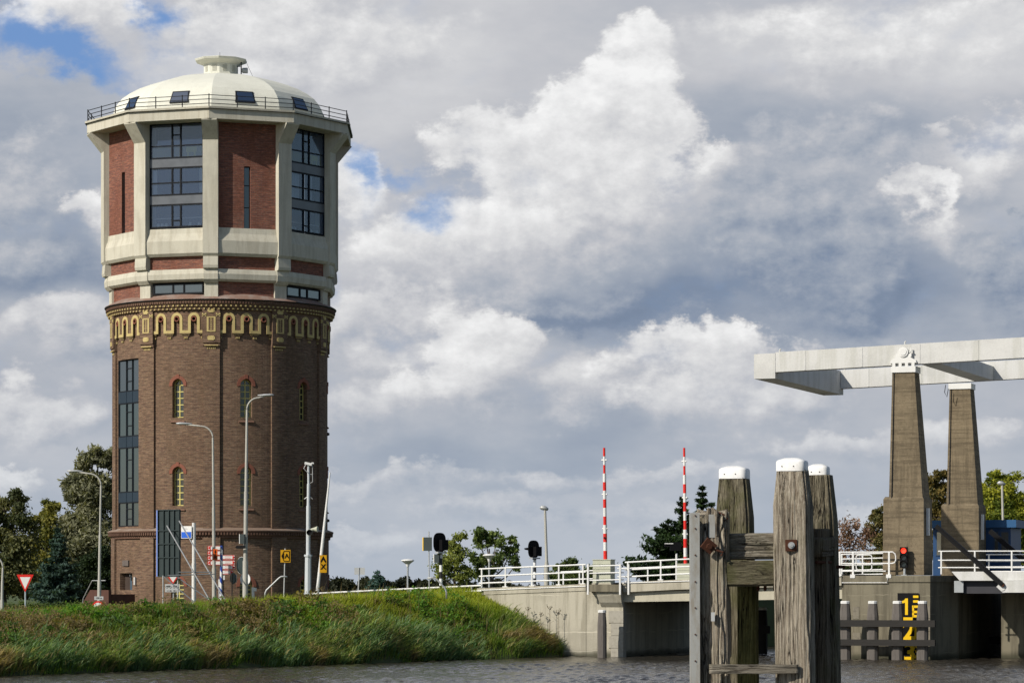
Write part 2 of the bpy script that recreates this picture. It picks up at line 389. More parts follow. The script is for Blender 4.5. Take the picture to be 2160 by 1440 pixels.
    def build(s, name, mats, parent=None, smooth=False):
        me = bpy.data.meshes.new(name); me.from_pydata([tuple(p) for p in s.v], [], s.f)
        for m in (mats if isinstance(mats, (list, tuple)) else [mats]): me.materials.append(m)
        me.polygons.foreach_set('material_index', s.m)
        if any(u is not None for u in s.uv):
            lay = me.uv_layers.new(name='UVMap'); i = 0; flatuv = []
            for f, u in zip(s.f, s.uv):
                for k in range(len(f)): flatuv.extend(u[k] if u else (0, 0))
            lay.data.foreach_set('uv', flatuv)
        if smooth is True: me.polygons.foreach_set('use_smooth', [True] * len(s.f))
        elif smooth: me.set_sharp_from_angle(angle=smooth); 
        me.update()
        o = bpy.data.objects.new(name, me); COL.objects.link(o)
        if parent: o.parent = parent
        return o

def np_mesh(name, V, faces, tint, material, parent=None):
    """V (n,3); faces: list of int arrays (m,k); tint (n,3) per vertex"""
    me = bpy.data.meshes.new(name); me.vertices.add(len(V)); me.vertices.foreach_set('co', V.astype(np.float32).ravel())
    loops = np.concatenate([f.ravel() for f in faces]); sizes = np.concatenate([np.full(len(f), f.shape[1]) for f in faces])
    me.loops.add(len(loops)); me.loops.foreach_set('vertex_index', loops.astype(np.int32))
    me.polygons.add(len(sizes)); st = np.concatenate([[0], np.cumsum(sizes)[:-1]])
    me.polygons.foreach_set('loop_start', st.astype(np.int32)); me.polygons.foreach_set('loop_total', sizes.astype(np.int32))
    me.update(calc_edges=True)
    if tint is not None:
        at = me.attributes.new('tint', 'FLOAT_COLOR', 'POINT')
        at.data.foreach_set('color', np.concatenate([tint, np.ones((len(V), 1))], 1).astype(np.float32).ravel())
    me.materials.append(material)
    o = bpy.data.objects.new(name, me); COL.objects.link(o)
    if parent: o.parent = parent
    return o

def tag(o, label=None, cat=None, group=None, kind=None):
    if label: o['label'] = label
    if cat: o['category'] = cat
    if group: o['group'] = group
    if kind: o['kind'] = kind
    return o
def thing(name, label, cat, loc=(0, 0, 0), rz=0, group=None):
    o = bpy.data.objects.new(name, None); COL.objects.link(o); o.location = loc; o.rotation_euler = (0, 0, rz); o.empty_display_size = .3
    return tag(o, label, cat, group)

# ------------------------------------------------------------------ terrain: grassy embankment along the canal
S0 = np.array([-20.4, 113.5]); S1 = np.array([2.75, 146.6])
tv = (S1 - S0) / np.linalg.norm(S1 - S0); nv = np.array([-tv[1], tv[0]]); SL = float(np.linalg.norm(S1 - S0))
def crest(s): return np.interp(s, [-60, -2, 6, 14, 19, 25, 32, 38, 42], [1.7, 1.75, 2.1, 2.42, 2.62, 2.8, 3.0, 3.1, 3.15])
def gz(x, y):
    """ground height at a point of the left bank"""
    x = np.asarray(x, float); y = np.asarray(y, float)
    s = (x - S0[0]) * tv[0] + (y - S0[1]) * tv[1]; d = (x - S0[0]) * nv[0] + (y - S0[1]) * nv[1]
    d = d + .35 * np.sin(s * .55) + .2 * np.sin(s * 1.3 + 1)
    c = crest(s); t = np.clip((d) / 4.6, 0, 1); prof = t * (1.25 - .25 * t * t)
    z = np.where(d < 0, d * .6, .05 + (c - .05) * np.minimum(prof, 1))
    back = np.clip((d - 5) / 14, 0, 1)
    return z * (1 - back) + np.minimum(c, 2.35) * back + .06 * np.sin(x * 1.1) * np.sin(y * .9) * t
def gz1(x, y): return float(gz(x, y))
def sd_pt(s, d): return S0 + tv * s + nv * d
def build_terrain():
    ss = np.concatenate([np.arange(-70, -6, 2.), np.arange(-6, 41.2, .4)])
    dd = np.concatenate([np.arange(-3, 7, .35), np.arange(7, 20, 1.), np.arange(20, 71, 5.)])
    Sg, Dg = np.meshgrid(ss, dd, indexing='ij')
    X = S0[0] + tv[0] * Sg + nv[0] * Dg; Y = S0[1] + tv[1] * Sg + nv[1] * Dg; Z = gz(X, Y)
    V = np.stack([X, Y, Z], -1).reshape(-1, 3); a, b = Sg.shape
    idx = np.arange(a * b).reshape(a, b)
    f = np.stack([idx[:-1, :-1], idx[1:, :-1], idx[1:, 1:], idx[:-1, 1:]], -1).reshape(-1, 4)
    # inland continuation behind the bridge
    s2 = np.arange(41.2, 90, 2.); d2 = np.concatenate([np.arange(4.2, 7, .4), np.arange(7, 20, 1.), np.arange(20, 71, 5.)])
    S2, D2 = np.meshgrid(s2, d2, indexing='ij'); X = S0[0] + tv[0] * S2 + nv[0] * D2; Y = S0[1] + tv[1] * S2 + nv[1] * D2
    Z = gz(X, Y); Z[:, 0] = -1
    V2 = np.stack([X, Y, Z], -1).reshape(-1, 3); i2 = np.arange(len(V2)).reshape(S2.shape) + len(V)
    f2 = np.stack([i2[:-1, :-1], i2[1:, :-1], i2[1:, 1:], i2[:-1, 1:]], -1).reshape(-1, 4)
    m = mat('bank_soil', (.055, .07, .022), .95, .6, 1.2, dark=(.05, .035, .018))
    o = np_mesh('embankment', np.concatenate([V, V2]), [np.concatenate([f, f2])], None, m)
    tag(o, kind='structure')
    g = MB(); z = 1.9
    pts = [(-2500, 150), (-40, 150), (-5, 176), (12, 176), (12.5, 190), (2500, 190), (2500, 6000), (-2500, 6000)]
    g.add([(x, y, z) for x, y in pts] + [(x, y, -1) for x, y in pts], [tuple(range(8))] + [(i, i + 8, (i + 1) % 8 + 8, (i + 1) % 8) for i in range(8)])
    tag(g.build('ground', mat('meadow', (.06, .085, .025), .95, .5, .3)), kind='structure')
build_terrain()

# ------------------------------------------------------------------ water
def build_water():
    m = bpy.data.materials.new('canal_water'); m.use_nodes = True; m.node_tree.nodes.clear()
    t = NT(m.node_tree); b = t.new('ShaderNodeBsdfPrincipled'); o = t.new('ShaderNodeOutputMaterial'); t.l.new(b.outputs[0], o.inputs[0])
    b.inputs['Base Color'].default_value = (.030, .026, .020, 1); b.inputs['Roughness'].default_value = .07; b.inputs['IOR'].default_value = 1.33
    tc = t.new('ShaderNodeTexCoord').outputs['Object']
    h = t.math('ADD', t.noise(t.mapping(tc, (1, .7, 1)), 5.5, 6, .68, .8), t.math('MULTIPLY', t.noise(tc, 1.1, 3, .5), .7))
    bn = t.new('ShaderNodeBump'); bn.inputs['Strength'].default_value = .7; bn.inputs['Distance'].default_value = .055
    t.put(bn.inputs['Height'], h); t.l.new(bn.outputs[0], b.inputs['Normal'])
    # short wind waves as real relief where they can be seen
    xs = np.arange(-26, 34, .11); ys = np.concatenate([np.arange(104, 150, .12), np.arange(150, 178.1, .2)])
    X, Y = np.meshgrid(xs, ys, indexing='ij'); Z = np.zeros_like(X); r2 = np.random.default_rng(3)
    for k in range(90):
        lam = r2.uniform(.30, 1.0); th = R(r2.normal(35, 40)); ph = r2.uniform(0, 6.28)
        Z += lam * .0047 * np.sin((X * np.cos(th) + Y * np.sin(th)) * 2 * np.pi / lam + ph)
    env = .35 + .95 * (.5 + .25 * np.sin(X * .35 + Y * .11) + .25 * np.sin(X * .13 - Y * .3 + 2))
    Z *= env * np.clip(np.minimum(X + 26, 34 - X) / 2, 0, 1) * np.clip(np.minimum(Y - 104, 178 - Y) / 2, 0, 1)
    V = np.stack([X, Y, Z], -1).reshape(-1, 3); idx = np.arange(X.size).reshape(X.shape)
    f = np.stack([idx[:-1, :-1], idx[1:, :-1], idx[1:, 1:], idx[:-1, 1:]], -1).reshape(-1, 4)
    x0, x1, y0, y1 = xs[0], xs[-1], ys[0], ys[-1]; B = 400
    E = np.array([(x0, y0, 0), (x1, y0, 0), (x1, y1, 0), (x0, y1, 0), (-B, -50, 0), (B, -50, 0), (B, 260, 0), (-B, 260, 0)], float); n0 = len(V)
    fe = np.array([(4, 5, 1, 0), (5, 6, 2, 1), (6, 7, 3, 2), (7, 4, 0, 3)]) + n0
    ob = np_mesh('water', np.concatenate([V, E]), [f, fe], None, m)
    ob.data.polygons.foreach_set('use_smooth', np.ones(len(ob.data.polygons), bool))
    tag(ob, kind='structure')
build_water()

# ------------------------------------------------------------------ water tower
TD = 170.; TX = PX(466, TD); TB = 2.2
TH0 = R(1)
def TZ(py, r): return EYE + (HOR - py) / F * (TD - r) - TB      # local height for a point on the front of the tower
tower = thing('water_tower', 'tall round brown brick water tower with pale concrete crown and white dome', 'water tower', (TX, TD, TB))
def cyl(th, r, z): return Vector((r * math.sin(th), -r * math.cos(th), z))
RW = 6.36
def curved_strip(mb, s0, s1, lows, highs, r, mi=0, back=None):
    """vertical wall strip between arc positions s0,s1 (metres on radius r)"""
    pts = [cyl(s / r, r, z) for s, z in ((s0, lows[0]), (s1, lows[1]), (s1, highs[1]), (s0, highs[0]))]
    mb.quad(*pts, mi=mi, uv=[(s0, lows[0]), (s1, lows[1]), (s1, highs[1]), (s0, highs[0])])
def wall_bay(mb, a0, a1, r, z0, z1, wins, depth=.4, mi=0):
    """curved wall from angle a0 to a1 with arched or square openings; wins: (s_centre, width, [(sill, spring, arched)])"""
    sA, sB = a0 * r, a1 * r; cuts = {sA, sB}
    n = max(2, int((sB - sA) / .35))
    for k in range(n + 1): cuts.add(sA + (sB - sA) * k / n)
    for (sc, wd, ops) in wins:
        cuts = {c for c in cuts if not (sc - wd / 2 - .02 < c < sc + wd / 2 + .02)}
        for k in range(11): cuts.add(sc - wd / 2 + wd * k / 10)
    cs = sorted(cuts)
    for a, b in zip(cs[:-1], cs[1:]):
        mid = (a + b) / 2; hit = None
        for wdw in wins:
            if abs(mid - wdw[0]) < wdw[1] / 2: hit = wdw
        if not hit: curved_strip(mb, a, b, (z0, z0), (z1, z1), r, mi); continue
        sc, wd, ops = hit
        def top(s, o):
            sill, spr, arch = o
            return spr + (math.sqrt(max(0, (wd / 2) ** 2 - (s - sc) ** 2)) if arch else 0)
        lo = (z0, z0)
        for o in ops:
            curved_strip(mb, a, b, lo, (o[0], o[0]), r, mi); ta, tb = top(a, o), top(b, o); lo = (ta, tb)
            q = lambda s, rr, z: cyl(s / r, rr, z)
            mb.quad(q(a, r, ta), q(b, r, tb), q(b, r - depth, tb), q(a, r - depth, ta), mi, [(a, 0), (b, 0), (b, depth), (a, depth)])
            mb.quad(q(a, r - depth, o[0]), q(b, r - depth, o[0]), q(b, r, o[0]), q(a, r, o[0]), mi, [(a, 0), (b, 0), (b, depth), (a, depth)])
        curved_strip(mb, a, b, lo, (z1, z1), r, mi)
    for (sc, wd, ops) in wins:
        for (sill, spr, arch) in ops:
            for sg in (-1, 1):
                s = sc + sg * wd / 2; ps = [cyl(s / r, r, sill), cyl(s / r, r - depth, sill), cyl(s / r, r - depth, spr), cyl(s / r, r, spr)]
                mb.quad(*(ps if sg < 0 else ps[::-1]), mi=mi, uv=[(0, sill), (depth, sill), (depth, spr), (0, spr)] if sg < 0 else [(0, spr), (depth, spr), (depth, sill), (0, sill)])
    
zTop = TZ(655, 6.5); zBase = TZ(1120, 6.5)
row = [(TZ(1340, 6.3), TZ(1234, 6.3), True), (TZ(1066, 6.3), TZ(996, 6.3), True), (TZ(880, 6.3), TZ(811, 6.3), True)]
WW = .70
wallm = MB(); basem = MB()
bays = [TH0 + R(36) * k + R(18) for k in range(-5, 5)]
stair_th = R(-53)
zs0 = 7.1 - TB; zs1 = 16.86 - TB
for k, tc in enumerate(bays):
    a0, a1 = tc - R(18), tc + R(18); deg = math.degrees(tc)
    up = []; lowr = []
    if abs(deg + 53) < 2:
        up = [(tc * RW - .10, 2.5, [(zs0, zs1, False)])]
        lowr = [(tc * 6.42 - .12, 1.5, [(1.2, PZ(1208, 166) - TB, False)])]
    elif -20 < deg < 60 or deg > 85:
        up = [(tc * RW, WW, row[1:])]; lowr = [(tc * 6.42, .8, [(.25, row[0][1], True)])]
    wall_bay(wallm, a0, a1, RW, zBase, zTop + .5, up)
    wall_bay(basem, a0, a1, 6.42, -1.5, zBase, lowr)
wallm.build('shaft_wall', BROWN, tower); basem.build('base_wall', BROWN, tower)
def sector(mb, tc, wd, r0, r1, z0, z1, mi=0, n=6):
    """curved block of width wd from r0 out to r1"""
    h = wd / 2 / r1
    for k in range(n):
        a, b = tc - h + 2 * h * k / n, tc - h + 2 * h * (k + 1) / n
        mb.quad(cyl(a, r1, z0), cyl(b, r1, z0), cyl(b, r1, z1), cyl(a, r1, z1), mi, [(a * r1, z0), (b * r1, z0), (b * r1, z1), (a * r1, z1)])
        mb.quad(cyl(a, r1, z1), cyl(b, r1, z1), cyl(b, r0, z1), cyl(a, r0, z1), mi, [(a * r1, 0), (b * r1, 0), (b * r1, .1), (a * r1, .1)])
        mb.quad(cyl(a, r0, z0), cyl(b, r0, z0), cyl(b, r1, z0), cyl(a, r1, z0), mi, [(a * r1, 0), (b * r1, 0), (b * r1, .1), (a * r1, .1)])
    for a, fl in ((tc - h, 0), (tc + h, 1)):
        ps = [cyl(a, r0, z0), cyl(a, r1, z0), cyl(a, r1, z1), cyl(a, r0, z1)]; us = [(0, z0), (r1 - r0, z0), (r1 - r0, z1), (0, z1)]
        if fl: ps = ps[::-1]; us = us[::-1]
        mb.quad(*ps, mi=mi, uv=us)
PILZ = TZ(733, 6.6)
corners = [TH0 + R(36) * k for k in range(-4, 6)]
for th in corners:                                                   # pilaster strips, each with its yellow framed head
    mb = MB(); sector(mb, th, .96, RW - .05, RW + .12, zBase + .02, PILZ + .12); sector(mb, th, 1.02, 6.36, 6.55, -1.5, TZ(1132, 6.6))
    pl = mb.build('pilaster', BROWN, tower)
    hd = MB(); sector(hd, th, 1.02, RW - .05, RW + .25, PILZ + .30, zTop + .1)
    h = hd.build('pilaster_head', BROWN, pl)
    y = MB(); r1 = RW + .27
    def zz(py): return TZ(py, 6.65)
    sector(y, th, .40, r1 - .05, r1, zz(657), zz(651.5)); sector(y, th, .28, r1 - .05, r1 + .01, zz(658.5), zz(651))
    sector(y, th, .44, r1 - .05, r1, zz(715.5), zz(709)); sector(y, th, .32, r1 - .05, r1 + .01, zz(717), zz(707.5))
    for sg in (-1, 1):
        sector(y, th + sg * .20 / r1, .11, r1 - .05, r1, zz(699), zz(667))
        for q in (-1, 0, 1): sector(y, th + (sg * .40 + q * .09) / r1, .07, r1 - .05, r1 + .01, zz(664.5 + abs(q) * -1.5), zz(661 + abs(q) * -1.5))
        for q in (-1, 1): sector(y, th + (sg * .40 + q * .09) / r1, .07, r1 - .05, r1 + .01, zz(666.5), zz(664.5))
    sector(y, th, .50, r1 - .05, r1, zz(699), zz(696.4)); sector(y, th, .50, r1 - .05, r1, zz(669.6), zz(667))
    for q in range(6): sector(y, th, .10, r1 - .05, r1 - .01, zz(694 - q * 4.3), zz(692.2 - q * 4.3))
    sector(y, th, .80, r1 - .12, r1 - .02, zz(728.5), zz(726.6))
    for q in range(-2, 3): sector(y, th + q * .11 / r1, .055, r1 - .25, r1 - .12, zz(735), zz(731.5))
    y.build('yellow_trim', YEL, pl)
    cb = MB(); sector(cb, th, 1.0, RW - .05, RW + .18, PILZ + .12, PILZ + .30); cb.build('corbel', BROWN, pl)

def arch_path(tc, r, wd, pitch, zt, zb):
    """centre line of the yellow band: three horseshoe arches joined along their feet"""
    pts = []; s0 = tc * r
    half = 1.5 * pitch + .02
    pts.append((s0 - half, zb))
    for q in (-1, 0, 1):
        c = s0 + q * pitch
        pts.append((c - wd / 2, zb))
        zc = zt - wd / 2
        for k in range(0, 13):
            a = math.pi - math.pi * k / 12
            pts.append((c + wd / 2 * math.cos(a), zc + wd / 2 * math.sin(a)))
        pts.append((c + wd / 2, zb))
    pts.append((s0 + half, zb))
    return pts
for tc in bays:
    deg = math.degrees(tc)
    if not (-95 < deg < 95): continue
    zt, zb = TZ(664.5, 6.5), TZ(702, 6.5); pitch = 1.03; wd = .36; rf = RW + .13; band = .165
    fld = MB()                                                        # proud brick field above and between the arches
    s0 = tc * rf; half = 1.62
    cuts = sorted({s0 - half + 2 * half * k / 24 for k in range(25)} | {s0 + q * pitch + sg * (wd / 2 + .0) for q in (-1, 0, 1) for sg in (-1, 1)} | {s0 + q * pitch + wd / 2 * math.cos(math.pi * k / 8) for q in (-1, 0, 1) for k in range(9)})
    def low(s):
        for q in (-1, 0, 1):
            x = s - s0 - q * pitch
            if abs(x) < wd / 2 - 1e-6: return zt - wd / 2 + math.sqrt((wd / 2) ** 2 - x * x)
        return None
    for a, b in zip(cuts[:-1], cuts[1:]):
        if b - a < 1e-5: continue
        inn = low((a + b) / 2) is not None
        la = (low(a) or (zt - wd / 2)) if inn else zb; lb = (low(b) or (zt - wd / 2)) if inn else zb
        curved_strip(fld, a, b, (la, lb), (zTop + .1, zTop + .1), rf)
        fld.quad(cyl(a / rf, RW - .02, la), cyl(b / rf, RW - .02, lb), cyl(b / rf, rf, lb), cyl(a / rf, rf, la), 0, [(a, 0), (b, 0), (b, .2), (a, .2)])
    for q in (-1, 0, 1):
        for sg in (-1, 1):
            s = s0 + q * pitch + sg * wd / 2; z1 = zt - wd / 2
            ps = [cyl(s / rf, rf, zb), cyl(s / rf, RW - .02, zb), cyl(s / rf, RW - .02, z1), cyl(s / rf, rf, z1)]
            fld.quad(*(ps if sg < 0 else ps[::-1]), mi=0, uv=[(0, zb), (.2, zb), (.2, z1), (0, z1)] if sg < 0 else [(0, z1), (.2, z1), (.2, zb), (0, zb)])
    fr = fld.build('arch_frieze', BROWN, tower)
    ym = MB(); pts = arch_path(tc, rf, wd + band, pitch, zt + band / 2, zb + band / 2)
    def off(i):
        a = Vector(pts[max(i - 1, 0)]); b = Vector(pts[min(i + 1, len(pts) - 1)]); d0 = (Vector(pts[i]) - a); d1 = (b - Vector(pts[i]))
        d0 = d0.normalized() if d0.length > 1e-6 else d1.normalized(); d1 = d1.normalized() if d1.length > 1e-6 else d0
        nn = Vector((-d0.y - d1.y, d0.x + d1.x)); nn.normalize(); c = max(.5, nn.dot(Vector((-d0.y, d0.x))))
        return nn * (band / 2 / c)
    for i in range(len(pts) - 1):
        p, q = Vector(pts[i]), Vector(pts[i + 1]); oi, oj = off(i), off(i + 1)
        c4 = [p - oi, q - oj, q + oj, p + oi]; ro = rf + .035
        o4 = [cyl(c.x / rf, ro, c.y) for c in c4]; i4 = [cyl(c.x / rf, rf - .02, c.y) for c in c4]
        ym.add(o4 + i4, [(0, 1, 2, 3), (0, 4, 5, 1), (2, 6, 7, 3)])
    for q in (-1.5, -.5, .5, 1.5):                                     # stepped feet
        cc = tc + q * pitch / rf; w_ = .56 if abs(q) < 1 else .36
        sector(ym, cc, w_ - .0, RW, rf + .01, zb - .05, zb, 1); sector(ym, cc, w_ - .06, RW, rf - .03, zb - .09, zb - .055, 0); sector(ym, cc, w_ - .16, RW, rf - .08, zb - .19, zb - .092, 1)
        for t_ in (-1, 0, 1): sector(ym, cc + t_ * .085 / rf, .04, RW, RW + .08, zb - .30, zb - .20, n=1)
    ym.build('yellow_arch_band', [YEL, BROWN], fr)
    for q in (-1, 0, 1):                                               # terracotta ports in the arch heads
        th = tc + q * pitch / rf; zc = zt - wd / 2 - .02
        M = Matrix.Translation(cyl(th, RW, zc)) @ Matrix.Rotation(th, 4, 'Z') @ Matrix.Rotation(R(90), 4, 'X')
        rg = MB(M); rg.lathe([(.17, -.05), (.17, .16), (.15, .2), (.11, .2), (.09, .16), (.09, .02)], 18)
        pt = rg.build('round_port', TERRA, fr)
        dk = MB(M); dk.lathe([(.0, .025), (.095, .025)][::-1], 18)
        dk2 = dk
        rg2 = dk.build('port_dark_disc', BLACK, fr)  # black disc closing the port, painted in for the dark of the hole

cor = MB()                                                            # main cornice under the crown
cor.lathe([(RW + .1, zTop + .02), (RW + .25, zTop + .06), (RW + .27, TZ(648, 6.6)), (RW + .34, TZ(646, 6.7)), (RW + .36, TZ(641, 6.7)), (RW + .42, TZ(639, 6.8)), (RW + .45, TZ(632, 6.85))], 120, uvs=True)
dt = cor; mi_ = 1
for k in range(150):
    th = 2 * math.pi * k / 150
    if math.cos(th) < -.2: continue
    sector(dt, th, .09, RW + .20, RW + .33, TZ(651.5, 6.7), TZ(648.8, 6.7), 1, n=1)
    sector(dt, th + math.pi / 150, .09, RW + .30, RW + .42, TZ(645.3, 6.7), TZ(642.4, 6.7), 1, n=1)
dv = cor
for k in range(260):
    th = 2 * math.pi * k / 260
    if math.cos(th) < -.2: continue
    sector(dv, th, .075, RW + .38, RW + .465, TZ(639, 6.8), TZ(634, 6.8), 2, n=1)
cor.build('cornice', [BROWN, YEL, TRIMBR], tower)
lg = MB()
lg.lathe([(RW + .50, TZ(632, 6.9)), (RW + .54, TZ(629.5, 6.95))], 120, mi=1)
lg.lathe([(RW + .54, TZ(629.5, 6.95)), (RW + .52, TZ(628.5, 6.9)), (6.2, TZ(617, 6.3))], 120, mi=0)
lg.lathe([(RW + .4, TZ(632, 6.9)), (RW + .50, TZ(632, 6.9))], 120, mi=1)
lg.build('sloped_ledge', [mat('ledge_tiles', (.20, .125, .095), .85, .8, 1.6, dark=(.30, .28, .26)), DARKSTEEL], tower)
lc = MB()                                                             # lower string course
lc.lathe([(6.35, TZ(1136, 6.5)), (6.52, TZ(1134, 6.5)), (6.54, TZ(1129, 6.5)), (6.62, TZ(1128, 6.6)), (6.63, TZ(1122, 6.6)), (6.70, TZ(1121, 6.6)), (6.72, TZ(1118, 6.7))], 120, mi=0)
lc.lathe([(6.72, TZ(1118, 6.7)), (6.70, TZ(1116.5, 6.7)), (RW - .02, TZ(1112, 6.3))], 120, mi=1)
dd = lc
for k in range(240):
    th = 2 * math.pi * k / 240
    if math.cos(th) < -.2: continue
    sector(dd, th, .08, 6.5, 6.68, TZ(1127.5, 6.6), TZ(1122, 6.6), n=1)
lc.build('string_course', [TRIMBR, SLATE], tower)

def arched_window(th, r, wd, sill, spring, surround=True):
    M = Matrix.Translation(cyl(th, 0, 0)) @ Matrix.Rotation(th, 4, 'Z')
    rr = r - .30; n = 12; a = wd / 2 - .015
    def outline(e): return [(-a + e, sill + e)] + [(a - e, sill + e)] + [((a - e) * math.cos(math.pi * k / n), spring + (a - e) * math.sin(math.pi * k / n)) for k in range(n + 1)]
    f = MB(M); o1, o2 = outline(0), outline(.06)
    m_ = len(o1)
    for i in range(m_):
        j = (i + 1) % m_
        A, B, C, D = o1[i], o1[j], o2[j], o2[i]
        f.add([(A[0], -rr, A[1]), (B[0], -rr, B[1]), (C[0], -rr, C[1]), (D[0], -rr, D[1]), (C[0], -rr + .06, C[1]), (D[0], -rr + .06, D[1])], [(0, 1, 2, 3), (3, 2, 4, 5)])
    f.box(-.03, .03, -rr - .01, -rr + .04, sill + .05, spring + a - .05)
    nb = 5
    for q in range(1, nb + 1):
        z = sill + (spring - sill) * q / nb; f.box(-a + .03, a - .03, -rr - .008, -rr + .03, z - .027, z + .027)
    fr = f.build('window', YELFR, tower)
    g = MB(M); g.add([(x, -rr + .03, z) for x, z in outline(.03)], [tuple(range(m_))]); g.build('pane', GLASSK, fr)
    s = MB(M); s.hexa([(-wd / 2 - .1, -r - .07, sill - .28), (wd / 2 + .1, -r - .07, sill - .28), (wd / 2 + .1, -r + .1, sill - .28), (-wd / 2 - .1, -r + .1, sill - .28)],
                      [(-wd / 2 - .1, -r - .07, sill - .22), (wd / 2 + .1, -r - .07, sill - .22), (wd / 2, -rr + .02, sill + .02), (-wd / 2, -rr + .02, sill + .02)])
    s.build('sill', TERRA if False else mat('sill_brick', (.17, .095, .065), .9, .4, 3), fr)
    ar = MB(M); r0, r1 = wd / 2 - .005, wd / 2 + .19; nn = 14
    cap = lambda k: (R(-8) + (math.pi + R(16)) * k / nn)
    for k in range(nn):
        a0, a1 = cap(k), cap(k + 1)
        yo = lambda rad, an: -math.sqrt(max((r + .035) ** 2 - (rad * math.cos(an)) ** 2, 0))
        o = [(rad * math.cos(an), yo(rad, an), spring + rad * math.sin(an)) for rad, an in ((r0, a0), (r1, a0), (r1, a1), (r0, a1))]
        ii = [(x, y + .25, z) for x, y, z in o]
        ar.add(o + ii, [(0, 1, 2, 3), (1, 5, 6, 2), (3, 7, 4, 0), (0, 4, 5, 1), (2, 6, 7, 3)])
    ar.box(-.09, .09, -r - .06, -r + .1, spring + r0 + .02, spring + r1 + .06)
    ar.build('arch_surround', TERRA, fr)
for tc in bays:
    deg = math.degrees(tc)
    if -20 < deg < 60 or deg > 85:
        for (sill, spr, _) in row[1:]: arched_window(tc, RW, WW, sill, spr)
        arched_window(tc, 6.42, .8, .25, row[0][1])

def grid_window(name, M, x0, x1, z0, z1, y, cols, rows_by_col, fw=.07, glass=GLASS, parent=tower, mid=True):
    """flat framed window in the local x,z plane facing -y"""
    f = MB(M); f.box(x0, x1, y, y + .08, z0, z0 + fw); f.box(x0, x1, y, y + .08, z1 - fw, z1)
    xs = [x0 + (x1 - x0) * c for c in cols]
    for x in xs: f.box(max(x - fw / 2, x0), min(x + fw / 2, x1) if x > x0 else x0 + fw, y - .004, y + .08, z0 + fw, z1 - fw)
    for c, rows_ in enumerate(rows_by_col):
        for q in rows_:
            z = z0 + (z1 - z0) * q; f.box(xs[c] + fw / 2, xs[c + 1] - fw / 2, y - .002, y + .07, z - fw * .35, z + fw * .35)
    fr = f.build(name, FRAME, parent)
    g = MB(M); g.quad((x0 + .03, y + .05, z0 + .03), (x1 - .03, y + .05, z0 + .03), (x1 - .03, y + .05, z1 - .03), (x0 + .03, y + .05, z1 - .03)); g.build('pane', glass, fr)
    return fr
# stair window and entrance door in the lit left bay
Ms = Matrix.Rotation(stair_th, 4, 'Z')
def sz(py): return EYE + (HOR - py) / F * 166 - TB
ypl = -RW + .16
for (pt, pb) in ((757, 825), (848, 920), (942, 1038), (1058, 1110)):
    grid_window('stair_window', Ms, -1.36, 1.15, sz(pb), sz(pt), ypl, (0, .38, .66, 1), ((), (.32, .72), ()), .07, GLASSD)
for (pt, pb) in ((825, 848), (920, 942), (1038, 1058)):
    sp_ = MB(Ms); sp_.box(-1.36, 1.15, ypl, ypl + .1, sz(pb), sz(pt))
    for x in (-.41, .30): sp_.box(x - .03, x + .03, ypl - .02, ypl, sz(pb), sz(pt))
    sp_.build('spandrel', mat('blue_grey_spandrel', (.02, .032, .048), .4, .2, 1), tower)
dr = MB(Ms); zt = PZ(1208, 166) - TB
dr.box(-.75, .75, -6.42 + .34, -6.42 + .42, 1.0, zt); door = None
dr.build('door_recess', mat('door_dark_wood', (.05, .035, .028), .8, .3, 2), tower)  # dark brown wood backing behind the door
d2 = MB(Ms); d2.box(.02, .70, -6.42 + .24, -6.42 + .335, 1.2, zt - .25)
door = d2.build('door', mat('door_blue_grey', (.06, .09, .12), .5, .2, 2), tower)
d3 = MB(Ms)
for x in (.12, .40):
    for z in (1.75, 2.15): d3.box(x, x + .2, -6.42 + .225, -6.42 + .238, z, z + .34)
d3.build('pane', GLASSD, door); d4 = MB(Ms); d4.box(.08, .12, -6.42 + .17, -6.42 + .24, 2.0, 2.12); d4.build('handle', GALV, door)
pq = MB(Ms); pq.box(-.35, .35, -6.50, -6.40, sz(1193), sz(1181)); pq.build('wall_plaque', mat('plaque_stone', (.12, .10, .09), .8, .4, 3), tower)
br_ = MB(Ms); br_.box(.95, 1.05, -6.47, -6.36, 1.5, 1.95); br_.build('mail_box', SIGNW, tower)
st = MB(Ms)
for k in range(3): st.box(-1.5 - .3 * (k + 1), -1.5 - .3 * k, -7.95, -6.3, -1.2, .95 - .17 * (k + 1))
st.box(-1.5, .9, -7.95, -6.3, -1.2, .95)
sts = st.build('entrance_stairs', mat('stair_brick', (.085, .04, .03), .9, .4, 3), tower)
pr = MB(Ms); pr.hexa([(-1.2, -8.15, -1.2), (1.0, -8.15, -1.2), (1.0, -7.96, -1.2), (-1.2, -7.96, -1.2)], [(-1.2, -8.15, 1.2), (1.0, -8.15, 1.2), (1.0, -7.96, 1.2), (-1.2, -7.96, 1.2)])
pr.hexa([(-2.1, -8.15, -1.2), (-1.2, -8.15, -1.2), (-1.2, -7.96, -1.2), (-2.1, -7.96, -1.2)], [(-2.1, -8.15, .45), (-1.2, -8.15, 1.2), (-1.2, -7.96, 1.2), (-2.1, -7.96, .45)])
pr.build('parapet', mat('stair_brick', (.085, .04, .03)), sts)
hr = MB(Ms); hr.tube([(-2.6, -7.9, .1), (-2.5, -7.9, .7), (-1.4, -7.9, 1.75), (.2, -7.9, 1.75)], .03, 8); hr.build('handrail', GALV, sts)

